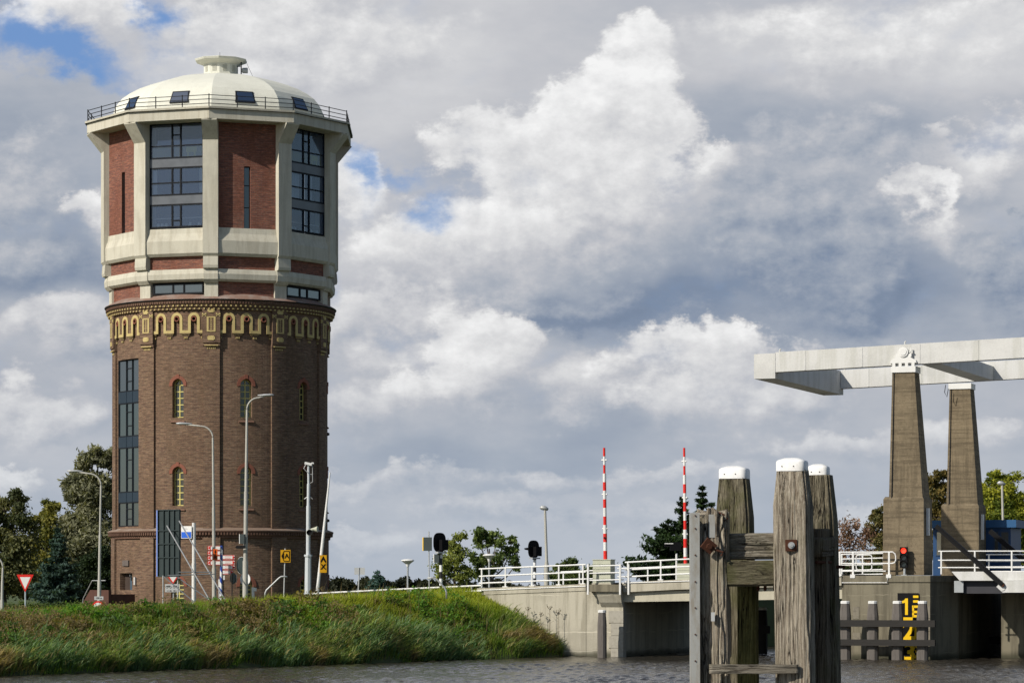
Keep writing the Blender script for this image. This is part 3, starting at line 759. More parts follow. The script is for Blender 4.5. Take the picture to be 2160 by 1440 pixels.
# crown: ten concrete columns, brick and glass panels between them
def zc(py, r=6.9): return TZ(py, r)
zE = zc(250, 8.0); zEt = zc(224, 8.05); zLedge = TZ(620, 6.4)
zB1t, zB1m, zB1b = zc(494, 6.9), zc(506, 7.1), zc(538, 7.1); zKn = zc(565, 7.1); zB2t, zB2b = zc(566, 6.9), zc(592, 6.9)
for th in corners:
    M = Matrix.Rotation(th, 4, 'Z')
    col = MB(M); hw = .44
    def prof_col(prof, hw):
        pts = [(x, z) for x, z in prof]; n = len(pts)
        vs = [(-hw, -x, z) for x, z in pts] + [(hw, -x, z) for x, z in pts]
        col.add(vs, [tuple(range(n - 1, -1, -1)), tuple(range(n, 2 * n))] + [(i, (i + 1) % n, (i + 1) % n + n, i + n) for i in range(n)])
    prof_col([(6.2, zB1b - .05), (7.02, zB1b - .05), (7.14, zB1b + .12), (7.14, zc(296)), (7.98, zE - .06), (7.98, zE), (6.2, zE)], hw)
    prof_col([(6.2, zB2t - .02), (6.86, zB2t - .02), (7.06, zKn + .02), (7.10, zKn + .18), (7.06, zB1b - .055), (6.2, zB1b - .055)], hw * .96)
    prof_col([(6.1, zB2b - .1), (6.76, zB2b - .1), (6.93, zB2b + .1), (6.96, zB2t - .3), (6.90, zB2t - .025), (6.1, zB2t - .025)], hw * .93)
    prof_col([(6.1, zLedge - .4), (6.66, zLedge - .4), (6.66, zB2b - .105), (6.1, zB2b - .105)], hw * .9)
    col.build('concrete_column', CROWN_CON, tower)
C18 = math.cos(R(18))
for k, tc in enumerate(bays):
    M = Matrix.Rotation(tc, 4, 'Z'); deg = math.degrees(tc)
    isw = min(abs((deg + 17 + 360) % 72), abs(72 - (deg + 17 + 360) % 72)) < 5
    # concrete bands per bay
    b = MB(M); hwid = 1.95
    def slab(prof, hw=1.72, mb=b):
        n = len(prof); vs = [(-hw, -x, z) for x, z in prof] + [(hw, -x, z) for x, z in prof]
        mb.add(vs, [tuple(range(n - 1, -1, -1)), tuple(range(n, 2 * n))] + [(i, (i + 1) % n, (i + 1) % n + n, i + n) for i in range(n)])
    zsill = zc(481, 6.5)
    slab([(6.0, zB1b), (6.70, zB1b), (6.83, zB1b + .16), (6.85, zB1m), (6.70, zB1t + .08), (6.66, zsill + (-.02 if isw else .0)), (6.0, zsill + (-.02 if isw else .0))], 1.75)
    slab([(6.0, zB2b), (6.54, zB2b), (6.68, zB2b + .12), (6.72, zB2b + .42), (6.64, zB2t), (6.0, zB2t)], 1.78)
    b.build('concrete_band', CROWN_CON, tower)
    bp = MB(M)
    def panel(mb, hw, z0, z1, y): mb.quad((-hw, y, z0), (hw, y, z0), (hw, y, z1), (-hw, y, z1), 0, [(-hw + k * 4, z0), (hw + k * 4, z0), (hw + k * 4, z1), (-hw + k * 4, z1)])
    panel(bp, 1.9, zB2t, zB1b, -6.50)
    if not isw: panel(bp, 1.9, zLedge - .3, zB2b, -6.34)
    vis = math.cos(tc) > -.3
    if not isw:
        # brick panel with a tall slit; recess around the slit is real
        z0, z1 = zsill, zE; yb = -6.62; sw = .19; s0, s1 = zc(483, 6.5), zc(350, 6.5)
        for (xa, xb, za, zb_) in ((-2.1, -sw, z0, z1), (sw, 2.1, z0, z1), (-sw, sw, s1, z1)):
            bp.quad((xa, yb, za), (xb, yb, za), (xb, yb, zb_), (xa, yb, zb_), 0, [(xa + k * 4, za), (xb + k * 4, za), (xb + k * 4, zb_), (xa + k * 4, zb_)])
        for sg in (-1, 1):
            ps = [(sg * sw, yb, s0), (sg * sw, yb + .25, s0), (sg * sw, yb + .25, s1), (sg * sw, yb, s1)]
            bp.quad(*(ps if sg < 0 else ps[::-1]), mi=0, uv=[(0, s0), (.25, s0), (.25, s1), (0, s1)])
        bp.quad((-sw, yb, s1), (sw, yb, s1), (sw, yb + .25, s1), (-sw, yb + .25, s1), 0, [(0, 0), (1, 0), (1, .2), (0, .2)])
        bp.build('brick_panel', RED, tower)
        if vis: grid_window('slit_window', M, -sw, sw, s0, s1, yb + .14, (0, 1), ((.35, .7),), .05, glass_mat('slit_glass', (.02, .05, .055), .95, .03, .04))
    else:
        bp.build('brick_panel', RED, tower)
        if not vis: continue
        yb = -6.58
        hw = 1.66
        lv = [(258, 333), (351, 411), (429, 479)]
        for i, (pt, pb) in enumerate(lv):
            zt_, zb_ = zc(pt, 6.5), zc(pb, 6.5)
            rows_ = ((.36,), (.36, .66), (.36,)) if i == 0 else (((.45,), (.45,), (.45,)) if i == 1 else ((), (.3,), ()))
            fr = grid_window('crown_window', M, -hw, hw, zb_, zt_, yb, (0, .42, .58, 1), rows_, .085)
            it = MB(M)                                                 # what shows behind the panes
            if i == 0:
                it.box(-hw + .1, hw - .1, yb + .16, yb + .18, zb_ + .05, zb_ + (zt_ - zb_) * .34, 1)
                it.box(.55, 1.2, yb + .14, yb + .155, zb_ + .35, zb_ + .65, 2); it.box(.62, .72, yb + .14, yb + .155, zb_ + .05, zb_ + .35, 2); it.box(1.02, 1.14, yb + .14, yb + .155, zb_ + .05, zb_ + .35, 2)
            elif i == 1:
                cu = ((-hw + .08, -hw + .38), (hw - .3, hw - .08)) if deg < 20 else ((-hw + .08, -.4), (.5, .8))
                for (xa, xb) in cu:
                    nf = max(3, int((xb - xa) / .07))
                    for q in range(nf):
                        x = xa + (xb - xa) * q / nf; it.box(x, x + (xb - xa) / nf * .8, yb + .2 + .02 * (q % 2), yb + .23 + .02 * (q % 2), zb_ + .05, zt_ - .05, 0)
            else:
                it.box(-hw + .1, hw - .1, yb + .3, yb + .32, zb_ + .55, zb_ + .60, 0)
                for q in (-1.25, -1.0, -.75, .75, 1.3): it.lathe([(.09, zb_ + .05), (.12, zb_ + .14), (.07, zb_ + .3), (.0, zb_ + .31)], 10, mi=0, c=(q, yb + .3))
            it.build('interior', [CURT, OLIVE, SOFA], fr)
        for (pt, pb) in ((333, 351), (411, 429)): sp = MB(M); sp.box(-hw, hw, yb + .02, yb + .12, zc(pb, 6.5), zc(pt, 6.5)); sp.build('spandrel', SPAN, tower)
        jm = MB(M); jm.box(-hw - .2, -hw, yb + .0, yb + .2, zsill, zE); jm.box(hw, hw + .2, yb, yb + .2, zsill, zE); jm.build('window_jamb', FRAME, tower)
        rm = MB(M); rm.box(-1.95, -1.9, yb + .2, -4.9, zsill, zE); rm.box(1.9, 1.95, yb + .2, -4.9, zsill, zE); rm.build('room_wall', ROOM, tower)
        fw_ = grid_window('ribbon_window', M, -1.55, 1.55, zLedge + .02, zB2b - .06, -6.36, (0, .40, .62, 1), ((), (), ()), .09, GLASSD)
cr = MB(); cr.lathe([(6.3, zE), (8.02, zE), (8.05, zE + .02), (8.05, zEt - .12), (8.16, zEt - .11), (8.18, zEt), (6.2, zEt + .02)], 10, TH0)
cr.build('eave_slab', CROWN_CON, tower)
cr = MB(); cr.lathe([(8.185, zEt - .125), (8.06, zEt - .13)][::-1], 10, TH0); cr.build('eave_drip', DARKSTEEL, tower)
rl = MB(); zR = zc(200, 8.0)
pts10 = [cyl(TH0 + R(36) * k, 8.0, 0) for k in range(10)]
for k in range(10):
    a, b_ = pts10[k], pts10[(k + 1) % 10]
    for hh in (zR, zR - .24, zR - .48): rl.bar(a + Vector((0, 0, hh)), b_ + Vector((0, 0, hh)), .035, .035)
    for q in range(3):
        p = a.lerp(b_, q / 3); rl.bar(p + Vector((0, 0, zEt)), p + Vector((0, 0, zR + .06)), .055, .055)
rl.build('roof_railing', DARKSTEEL, tower)
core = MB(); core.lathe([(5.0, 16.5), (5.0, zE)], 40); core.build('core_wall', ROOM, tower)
dm = MB(); z0 = 30.78 - TB
prof = [(6.50, z0), (6.50, z0 + .6), (6.42, z0 + .95), (6.25, z0 + 1.25), (5.95, z0 + 1.62), (5.5, z0 + 1.95), (4.9, z0 + 2.28), (4.2, z0 + 2.56), (3.4, z0 + 2.82), (2.5, z0 + 3.04), (1.6, z0 + 3.18), (.8, z0 + 3.24)]
dm.lathe(prof, 10, TH0); dome = dm.build('dome', DOME, tower)
sm = MB(); M = Matrix.Rotation(R(8), 4, 'Z')
for tc in bays:
    if math.cos(tc) < -.2: continue
    M = Matrix.Rotation(tc, 4, 'Z'); s = MB(M)
    za, zb_ = z0 + .70, z0 + 1.42; ya, yb = -6.235, -5.895
    s.hexa([(-.6, ya, za), (.6, ya, za), (.6, ya + .3, za), (-.6, ya + .3, za)], [(-.52, yb, zb_), (.52, yb, zb_), (.52, yb + .3, zb_), (-.52, yb + .3, zb_)])
    sk = s.build('skylight', FRAME, dome)
    g = MB(M); e = .07; sl_ = (yb - ya) / (zb_ - za); y2a, y2b = ya - .02 + sl_ * e, yb - .02 - sl_ * e
    g.quad((-.6 + e, y2a, za + e), (.6 - e, y2a, za + e), (.52 - e, y2b, zb_ - e), (-.52 + e, y2b, zb_ - e)); g.build('pane', glass_mat('skylight_glass', (.02, .035, .07), .97, .02, .06), sk)
cp = MB(); zcu = z0 + 3.1
cp.lathe([(1.10, zcu), (1.10, zcu + .22), (1.04, zcu + .24), (1.04, zcu + 1.0)], 10, TH0); cup = cp.build('cupola', DOME, tower)
lv_ = MB()
for k in range(10):
    M = Matrix.Rotation(TH0 + R(36) * k + R(18), 4, 'Z'); l = MB(M)
    for q in range(5): l.box(-.13, .13, -1.01, -.985, zcu + .36 + q * .08, zcu + .41 + q * .08)
    l.build('louvre', mat('louvre_paint', (.42, .42, .36), .6), cup)
ld = MB(); ld.lathe([(1.02, zcu + .82), (1.54, zcu + 1.02), (1.60, zcu + 1.12), (1.57, zcu + 1.14), (.9, zcu + 1.22), (.0, zcu + 1.24)], 10, TH0); ld.build('cupola_lid', DOME, tower)
an = MB(); an.tube([(0, -.6, zcu + 1.2), (0, -.6, zcu + 1.5)], .012, 6); an.tube([(1.5, 0, zcu + 1.05), (2.0, 0, zcu - .05)], .01, 5); an.build('antenna', DARKSTEEL, tower)
fl = MB(); fl.tube([(1.25, -.4, zcu + .05), (1.25, -.4, zcu + .95)], .035, 8); fl.tube([(1.05, -.4, zcu + .08), (1.45, -.4, zcu + .08)], .04, 8); fl.tube([(1.2, -.4, zcu + .7), (1.0, -.35, zcu + .7)], .03, 8)
fl.build('mast_bracket', DARKSTEEL, tower)
fd = MB(Matrix.Translation((1.32, -.4, zcu + .45)) @ Matrix.Rotation(R(90), 4, 'Y')); fd.lathe([(.08, -.05), (.16, .02), (.17, .3), (.15, .32), (.0, .32)], 14); fd.build('dish_antenna', GREYPAINT, tower, True)
dp = MB()
for th in (TH0 - R(36) + .09, TH0 + .085, TH0 + R(36) + .085): dp.tube([cyl(th, RW + .1, -1), cyl(th, RW + .1, zBase - .8)], .05, 8)
for th, z in ((R(92), TZ(903, 6)), (R(92), TZ(1092, 6))):
    ab = MB(); ab.lathe([(.0, z - .1), (.10, z - .06), (.1, z + .06), (0, z + .1)], 8, c=(6.38 * math.sin(th), -6.38 * math.cos(th))); ab.build('wall_anchor', DARKSTEEL, tower)

# ------------------------------------------------------------------ bridge frame: u along the bridge, v away from the water's near side
BY = 140.; BX = PX(1912, BY); BA = R(-20)
cu_, su_ = math.cos(BA), math.sin(BA)
MBR = Matrix.Translation((BX, BY, 0)) @ Matrix.Rotation(BA, 4, 'Z')
def BU(px, v=0.):
    k = (px - 1080) / F; x0 = BX - su_ * v; y0 = BY + cu_ * v
    return (k * y0 - x0) / (cu_ - k * su_)
def BW(u, v): return BX + cu_ * u - su_ * v, BY + su_ * u + cu_ * v
def BZ(py, u, v=0.): return PZ(py, BW(u, v)[1])
def bthing(name, label, cat, group=None): return thing(name, label, cat, (BX, BY, 0), BA, group)
uL, uP, uQ, uR, uE = BU(1008), BU(1236), BU(1314), BU(1776), BU(2005)
deck_pts = [(-60, 2.7), (-34, 3.0), (uL, 3.5), (uP, BZ(1231, uP)), (BU(1450), BZ(1220, BU(1450))), (uR, BZ(1212, uR)), (uE, BZ(1210, uE)), (30, 4.1)]
def dz(u): return float(np.interp(u, [a for a, b in deck_pts], [b for a, b in deck_pts]))
BWID = 13.
# concrete abutment on the left bank
ab_ = bthing('bridge_abutment', 'pale stained concrete abutment wall beside the grassy bank', 'abutment')
m = MB()
zt0, zt1 = dz(uL) - .06, dz(uP) - .06
m.hexa([(uL, 0, -1), (uP, 0, -1), (uP, BWID, -1), (uL, BWID, -1)], [(uL, 0, zt0 - .28), (uP, 0, zt1 - .28), (uP, BWID, zt1 - .28), (uL, BWID, zt0 - .28)])
m.hexa([(uP, .02, -1), (uQ, .02, -1), (uQ, BWID, -1), (uP, BWID, -1)], [(uP, .02, zt1 - .3), (uQ, .02, zt1 - .3), (uQ, BWID, zt1 - .3), (uP, BWID, zt1 - .3)])
m.build('wall', ABUT, ab_)
m = MB(); m.hexa([(uL - .05, -.04, zt0 - .28), (uP, -.04, zt1 - .28), (uP, BWID, zt1 - .28), (uL - .05, BWID, zt0 - .28)], [(uL - .05, -.04, zt0 + .06), (uP, -.04, zt1 + .06), (uP, BWID, zt1 + .06), (uL - .05, BWID, zt0 + .06)])
m.build('coping', ABUT, ab_)
m = MB(); m.tube([(uL, -.06, zt0 - .05), (uP, -.06, zt1 - .05)], .025, 8); m.build('cable_pipe', WHITE, ab_)
m = MB(); pf0, pf1 = BU(1240, -.5), uQ + .05
zp1, zp0 = BZ(1232, pf0), BZ(1247, pf0)
m.box(pf0, pf1, -.55, .015, zp0, zp1); m.build('platform', PIERC, ab_)
m = MB(); c0, c1 = BU(1268), uQ - .01
m.add([(pf0 + .4, -.45, zp0), (c1, -.45, zp0), (c1, .02, zp0), (pf0 + .4, .02, zp0), (c0, -.2, zp0 - .55), (c1, -.2, zp0 - .55), (c0, .02, zp0 - .8), (c1, .02, zp0 - .8)], [(4, 5, 1, 0), (6, 7, 5, 4), (0, 3, 6, 4), (1, 5, 7, 2)])
m.build('corbel', ABUT, ab_)
m = MB(); q0 = BU(1284)
zq = BZ(1287, uQ)
for k in range(4):
    h = zq / 3.7; z = zq - h * (k + 1); m = MB(); m.box(q0 + (.12 if k % 2 else 0), uQ + .025, -.03, .5, z + .012, z + h - .006); m.build('granite_quoin', mat('granite', (.34, .32, .27), .85, .6, 6, dark=(.19, .17, .14)), ab_)
# fixed span
fs = bthing('fixed_span', 'cream girder bridge span between the abutment and the pier', 'bridge span')
m = MB(); nseg = 4
us = [uQ + (uR - uQ) * k / nseg for k in range(nseg + 1)]
for a, b_ in zip(us[:-1], us[1:]):
    za, zb_ = dz(a), dz(b_); m.hexa([(a, -.12, za - .52), (b_, -.12, zb_ - .52), (b_, BWID, zb_ - .52), (a, BWID, za - .52)], [(a, -.12, za - .02), (b_, -.12, zb_ - .02), (b_, BWID, zb_ - .02), (a, BWID, za - .02)])
m.build('edge_beam', ABUT, fs)
m = MB(); gz0 = BZ(1267, uQ)
for v in np.linspace(.12, BWID - .7, 5): m = MB(); m.hexa([(uQ - .3, v, gz0 - .05), (uR + .1, v, gz0 + .14), (uR + .1, v + .5, gz0 + .14), (uQ - .3, v + .5, gz0 - .05)], [(uQ - .3, v, dz(uQ) - .525), (uR + .1, v, dz(uR) - .525), (uR + .1, v + .5, dz(uR) - .525), (uQ - .3, v + .5, dz(uQ) - .525)]); m.build('girder', GIRDER, fs)
m = MB(); m.tube([(uQ, -.15, dz(uQ) - .05), (uR, -.15, dz(uR) - .05)], .025, 8); m.build('cable_pipe', WHITE, fs)
m = MB(); m.hexa([(uL, .5, zt0 + .065), (uR, .5, dz(uR)), (uR, BWID - .5, dz(uR)), (uL, BWID - .5, zt0 + .065)], [(uL, .5, zt0 + .09), (uR, .5, dz(uR) + .05), (uR, BWID - .5, dz(uR) + .05), (uL, BWID - .5, zt0 + .09)]); m.build('road_surface', ASPH, fs)
rd = MB(MBR); rd.quad((-38, 1, 2.0), (uL, 1, 3.42), (uL, 10, 3.42), (-38, 10, 2.0)); tag(rd.build('road', ASPH), kind='structure')
# right pier
pi = bthing('bridge_pier', 'dark weathered concrete bridge pier in the water with the clearance gauge', 'bridge pier')
m = MB(); zc0 = dz(uR) - .03; ue = BU(1962)
foot = [(uR, 0), (ue, 0), (uE + .02, 1.9), (uE + .02, BWID + 2), (uR, BWID + 2)]
def extrude(mb, poly, za, zb_, mi=0):
    n = len(poly); mb.add([(x, y, za) for x, y in poly] + [(x, y, zb_) for x, y in poly], [tuple(range(n - 1, -1, -1)), tuple(range(n, 2 * n))] + [(i, (i + 1) % n, (i + 1) % n + n, i + n) for i in range(n)], mi)
extrude(m, foot, -1, zc0 - .32); m.build('wall', PIERC, pi)
m = MB(); extrude(m, [(uR - .02, -.06), (ue + .02, -.06), (uE + .10, 1.87), (uE + .1, BWID + 2.05), (uR - .02, BWID + 2.05)], zc0 - .32, zc0); m.build('coping', PIERC, pi)
m = MB(); m.tube([(uR, -.09, zc0 - .35), (BU(1872), -.09, zc0 - .35), (BU(1874), -.09, zc0 - .02)], .02, 8); m.build('cable_pipe', WHITE, pi)
for (pa, pb, ya, yb) in ((1941, 1962, 1277, 1303), (1941, 1962, 1304, 1330), (1799, 1812, 1279, 1305), (1941, 1962, 1331, 1358), (1799, 1815, 1334, 1350)):
    m = MB(); m.box(BU(pa), BU(pb), -.02, .1, BZ(yb, 0), BZ(ya, 0)); m.build('granite_quoin', mat('dark_granite', (.20, .18, .14), .9, .6, 6), pi)
# far side pier of the opening
fp = bthing('far_pier', 'grey concrete pier wall at the far right of the dark opening', 'bridge pier')
m = MB(); fu = BU(2112, 4.); m.box(fu, fu + 9, 4., BWID + 2, -1, dz(8) - .6); m.build('wall', PIERC, fp)
m = MB(); m.box(fu - 1.2, fu, BWID - 2, BWID + 2, -1, dz(8) - .6); m.build('return_wall', PIERC, fp)

# lifting towers
def lift_tower(label, v0, du, plate_px):
    v0 = v0 + .5; du = du - .18
    t = bthing('lift_tower', label, 'bridge tower', 'tapering concrete towers carrying the balance beam')
    zb_, zbl, zt = dz(0) - .03, BZ(1046, 0), BZ(783, 0)
    def sq(u0, u1, va, vb, z): return [(u0, va, z), (u1, va, z), (u1, vb, z), (u0, vb, z)]
    u_a, u_b = BU(1865) + du, BU(1952) + du
    m = MB(); m.hexa(sq(u_a, u_b, v0, v0 + 2.1, zb_), sq(u_a + .02, u_b - .02, v0 + .03, v0 + 2.05, zbl - .12)); m.hexa(sq(u_a + .02, u_b - .02, v0 + .03, v0 + 2.05, zbl - .12), sq(u_a + .10, u_b - .10, v0 + .1, v0 + 1.95, zbl)); m.build('plinth', TOWERC, t)
    a0, a1, t0, t1 = BU(1877) + du, BU(1948) + du, BU(1884) + du, BU(1931) + du
    m = MB(); m.hexa(sq(a0, a1, v0 + .12, v0 + 1.85, zbl), sq(t0, t1, v0 + .12, v0 + 1.25, zt)); sh = m.build('shaft', TOWERC, t)
    m = MB(); m.box(t0 - .05, t1 + .06, v0 + .06, v0 + 1.3, zt, zt + .30); m.build('cap_plate', WHITE, t)
    m = MB(); m.tube([(a0 + .14, v0 + .04, zb_), (a0 + .14, v0 + .07, zbl - .1), (t0 + .1, v0 + .1, zt)], .02, 6); m.build('conduit', DARKSTEEL, t)
    m = MB(); m.box(u_b + .01, u_b + .14, v0 + .5, v0 + .75, BZ(1128, u_b), BZ(1070, u_b)); m.build('guide_plate', WHITE, t)
    return t
lift_tower('nearer of the two tapering concrete bridge towers, with a red signal at its foot', 0, 0, 0)
DV = 12.6; DU = .35
lift_tower('farther of the two tapering concrete bridge towers, before the blue hut', DV, DU, 0)
# balance beam
bb = bthing('balance_beam', 'white steel balance frame with counterweight box across both towers', 'bridge balance')
SLP = math.tan(R(1.75))
ztw = BZ(783, 0) + .30
ub0 = BU(1590) - .18
def beam(v, du): 
    m = MB(); u0, u1 = ub0 + du, 26
    zb = lambda u: ztw + .10 + SLP * (u - du)
    m.hexa([(u0 + 1.1, v, zb(u0 + 1.1)), (u1, v, zb(u1)), (u1, v + .62, zb(u1)), (u0 + 1.1, v + .62, zb(u0 + 1.1))], [(u0 + 1.1, v, zb(u0 + 1.1) + 1.0), (u1, v, zb(u1) + 1.0), (u1, v + .62, zb(u1) + 1.0), (u0 + 1.1, v + .62, zb(u0 + 1.1) + 1.0)])
    for u in np.arange(u0 + 2.6, 20, 2.9): m.box(u, u + .07, v - .014, v + .01, zb(u) + .01, zb(u) + .98)
    m.build('beam', WHITEB, bb)
    for u in (u0 + 1.25, -.3 + du): l = MB(); l.tube([(u, v + .3, zb(u) + .95), (u, v + .3, zb(u) + 1.12), (u + .06, v + .3, zb(u) + 1.18)], .04, 6); l.build('lifting_lug', WHITEB, bb)
beam(.72, 0); beam(DV + .72, DU)
m = MB(); zb = ztw + .10 + SLP * ub0 - .28
m.hexa([(ub0, .70, zb), (ub0 + 1.1, .70, zb), (ub0 + 1.1 + DU, DV + 1.36, zb), (ub0 + DU, DV + 1.36, zb)], [(ub0, .70, zb + 1.24), (ub0 + 1.1, .70, zb + 1.27), (ub0 + 1.1 + DU, DV + 1.36, zb + 1.27), (ub0 + DU, DV + 1.36, zb + 1.24)])
m.build('counterweight', WHITEB, bb)
m = MB(); zb = ztw + .12; m.hexa([(.45, 1.345, zb), (1.5, 1.345, zb), (1.5 + DU, DV + .715, zb), (.45 + DU, DV + .715, zb)], [(.45, 1.345, zb + .75), (1.5, 1.345, zb + .75), (1.5 + DU, DV + .715, zb + .75), (.45 + DU, DV + .715, zb + .75)]); m.build('cross_beam', WHITEB, bb)
for v, du in ((.5, -.18),):
    m = MB(); uc = (BU(1884) + BU(1931)) / 2 + du; zz0 = ztw + .003
    for q in range(4): m.box(uc - .55 + q * .32, uc - .40 + q * .32, v + .08, v + .2, zz0, zz0 + .16)
    m.prism([(-.66, .16), (.66, .16), (.62, .3), (.42, .40), (.34, .62), (-.34, .62), (-.42, .40), (-.62, .3)], .12, 0, Matrix.Translation((uc, v + .08, zz0)))
    m.disc((uc, v + .02, zz0 + .70), .25, .1, 24); m.disc((uc, v - .01, zz0 + .70), .17, .04, 20)
    m.box(uc + .36, uc + .42, v + .04, v + .1, zz0 + .45, zz0 + .9); m.box(uc + .3, uc + .48, v + .04, v + .1, zz0 + .66, zz0 + .72)
    m.build('pivot_bearing', WHITE, bb)
m = MB(); m.tube([BZ and (BU(1994, DV) , DV + .1, ztw - .1), (BU(1992, DV), DV + .05, ztw - .5), (BU(1997, DV), DV + .05, ztw - .75), (BU(2000, DV), DV + .05, ztw - .3)], .02, 6); m.build('cable', DARKSTEEL, bb)
# lifting deck
ld_ = bthing('lifting_deck', 'white edged steel lifting deck over the dark passage', 'bridge deck')
u0 = BU(2008); zd = dz(uE)
m = MB(); m.hexa([(u0 + .4, -.1, zd - .32), (27, -.1, zd - .32), (27, BWID, zd - .32), (u0 + .4, BWID, zd - .32)], [(u0, -.1, zd + .12), (27, -.1, zd + .12), (27, BWID, zd + .12), (u0, BWID, zd + .12)]); m.build('edge_plate', WHITEB, ld_)
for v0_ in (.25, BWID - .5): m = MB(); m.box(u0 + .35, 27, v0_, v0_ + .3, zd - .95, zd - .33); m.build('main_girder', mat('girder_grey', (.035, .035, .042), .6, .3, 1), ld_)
m = MB(); m.box(u0 + .1, u0 + .55, .05, .245, zd - .9, zd - .33); m.build('end_stiffener', GREYPAINT, ld_)
ub = BU(2117); m = MB(); m.box(ub, 27, -.3, .24, zd - .9, zd - .33); m.add([(ub, -.31, zd - .33), (ub, -.31, zd - .9), (ub - .3, -.31, zd - .62)], [(0, 1, 2)]); m.disc((ub - .02, -.33, zd - .66), .16, .1, 16); m.build('strut_box', WHITEB, ld_)
# strut from tower to deck
ds = bthing('drive_strut', 'black lattice drive strut running down from the near tower to the deck', 'strut')
m = MB(); A = Vector((BU(1974), .1, BZ(1109, BU(1974)))); B = Vector((BU(2118), -.38, BZ(1233, BU(2118))))
m.bar(A, B, .16, .21); nrm = (B - A).normalized()
for k in range(28):
    p = A.lerp(B, .05 + .9 * k / 28); m.bar(p + Vector((0, -.1, .05)), p + Vector((0, -.1, .05)) + nrm * .12, .03, .03)
m.build('strut_bar', BLACK, ds); m = MB(); m.disc((B.x, B.y - .06, B.z), .09, .16, 14); m.build('pin', RUST, ds)
ds2 = bthing('drive_strut', 'black lattice drive strut behind the white railing, below the far tower', 'strut')
m = MB(); A2 = A + Vector((DU, DV - .2, -.0)); B2 = B + Vector((DU, DV + .2, 0)); m.bar(A2, B2, .16, .26); m.build('strut_bar', BLACK, ds2)

# ------------------------------------------------------------------ railings
def railing(label, us_, v, hs=(1.0, .62, .26), post=3.0, parts=True, r=.04, dz0=0., endcap=None, hz=None, base=True, name='bridge_railing'):
    t = bthing(name, label, 'railing'); f = hz or dz
    m = MB()
    u0, u1 = us_
    n = max(1, round(abs(u1 - u0) / post))
    for h in hs:
        pts = [(u0 + (u1 - u0) * k / (2 * n), v, f(u0 + (u1 - u0) * k / (2 * n)) + dz0 + h) for k in range(2 * n + 1)]; m.tube(pts, r, 8)
    m.build('rails', WHITE, t)
    for k in range(n + 1):
        u = u0 + (u1 - u0) * k / n; u = min(max(u, min(u0, u1) + .15), max(u0, u1) - .15) if not endcap else u
        q = MB(); zb = f(u) + dz0; q.box(u - .035, u + .035, v - .035, v + .035, zb, zb + hs[0])
        if base: q.box(u - .13, u + .13, v - .09, v + .09, zb - .01, zb + .05)
        q.build('post', WHITE, t)
    return t
railing('white three-rail railing sloping up along the abutment wall top', (uL + .02, uP - .05), .12, post=1.55)
railing('white three-rail railing along the fixed span before the dark conifer', (uQ + .12, BU(1470)), -.02, post=1.75)
railing('white railing at the back of the abutment beside the striped signal post', (BU(1183, 11.5), BU(1262, 11.5)), 11.5, (.95, .5), post=1.2, r=.035, dz0=-.06)
railing('white railing across the far side of the fixed span behind the booms', (BU(1300, 12), BU(1560, 12)), 12.2, (.95, .5, .15), post=1.6, r=.035)
railing('white railing along the near edge of the lifting deck', (BU(1979), 16), .0, (1.12, .68, .32), post=1.72, dz0=.0, r=.032, base=False)
railing('white railing along the far edge of the lifting deck before the blue hut', (BU(2080, 12.4), 19), 12.4, (1.1, .75, .45, .2), post=2.3, r=.03, base=False)
t = bthing('platform_railing', 'white railing round the cabinet platform of the barrier', 'railing')
m = MB(); zp = zp1
for h in (1.15, .78, .42):
    m.tube([(pf0 + .02, -.5, zp0 - .1 + h + .25), (pf1 - .03, -.5, zp0 - .06 + h + .25), (pf1 - .03, .0, zp0 - .06 + h + .25)], .032, 8)
m.build('rails', WHITE, t)
for (u, v) in ((pf0 + .02, -.53), (pf1 - .03, -.53), (pf0 + .45, .1), (pf1 + .3, -.16)):
    q = MB(); q.box(u - .045, u + .045, v - .045, v + .045, zp0 - .15, zp0 + 1.4); q.build('post', WHITE, t)
# gate railing left of the near tower
t = bthing('pier_railing', 'white railing with rounded end and small gate on the pier', 'railing')
m = MB(); zb = zc0; ug0, ug1 = BU(1768), BU(1889)
v_ = .05; top, midz = zb + 1.16, zb + .60
m.tube([(ug0, v_, top), (ug1 - .15, v_, top), (ug1 - .03, v_, top - .1), (ug1, v_, top - .22), (ug1, v_, midz + .15), (ug1 - .06, v_, midz + .03), (ug1 - .2, v_, midz), (ug0, v_, midz)], .035, 8)
m.tube([(ug0, v_, zb + .22), (BU(1868), v_, zb + .22)], .03, 8); m.build('rails', WHITE, t)
for px in (1771, 1799, 1875):
    q = MB(); u = BU(px); q.box(u - .045, u + .045, v_ - .045, v_ + .045, zb - .1, top); q.box(u - .12, u + .12, v_ - .14, v_ + .08, zb - .12, zb + .06); q.build('post', WHITE, t)
m = MB(); ga, gb = BU(1805), BU(1838)
def rrect(x0, x1, z0, z1, r, y): 
    out = []
    for cx, cz, a0 in ((x1 - r, z1 - r, 0), (x0 + r, z1 - r, 90), (x0 + r, z0 + r, 180), (x1 - r, z0 + r, 270)):
        for k in range(5): a = R(a0 + 22.5 * k); out.append((cx + r * math.cos(a), y, cz + r * math.sin(a)))
    return out + [out[0]]
m.tube(rrect(ga, gb, zb + .28, zb + 1.02, .12, .12), .03, 8); m.build('gate_frame', WHITE, t)
railing('white railing behind the pier gate at the back of the span', (BU(1768, 10), BU(1868, 10)), 10.2, (1.2, .95, .62, .34, .1), post=1.2, r=.035, base=False)

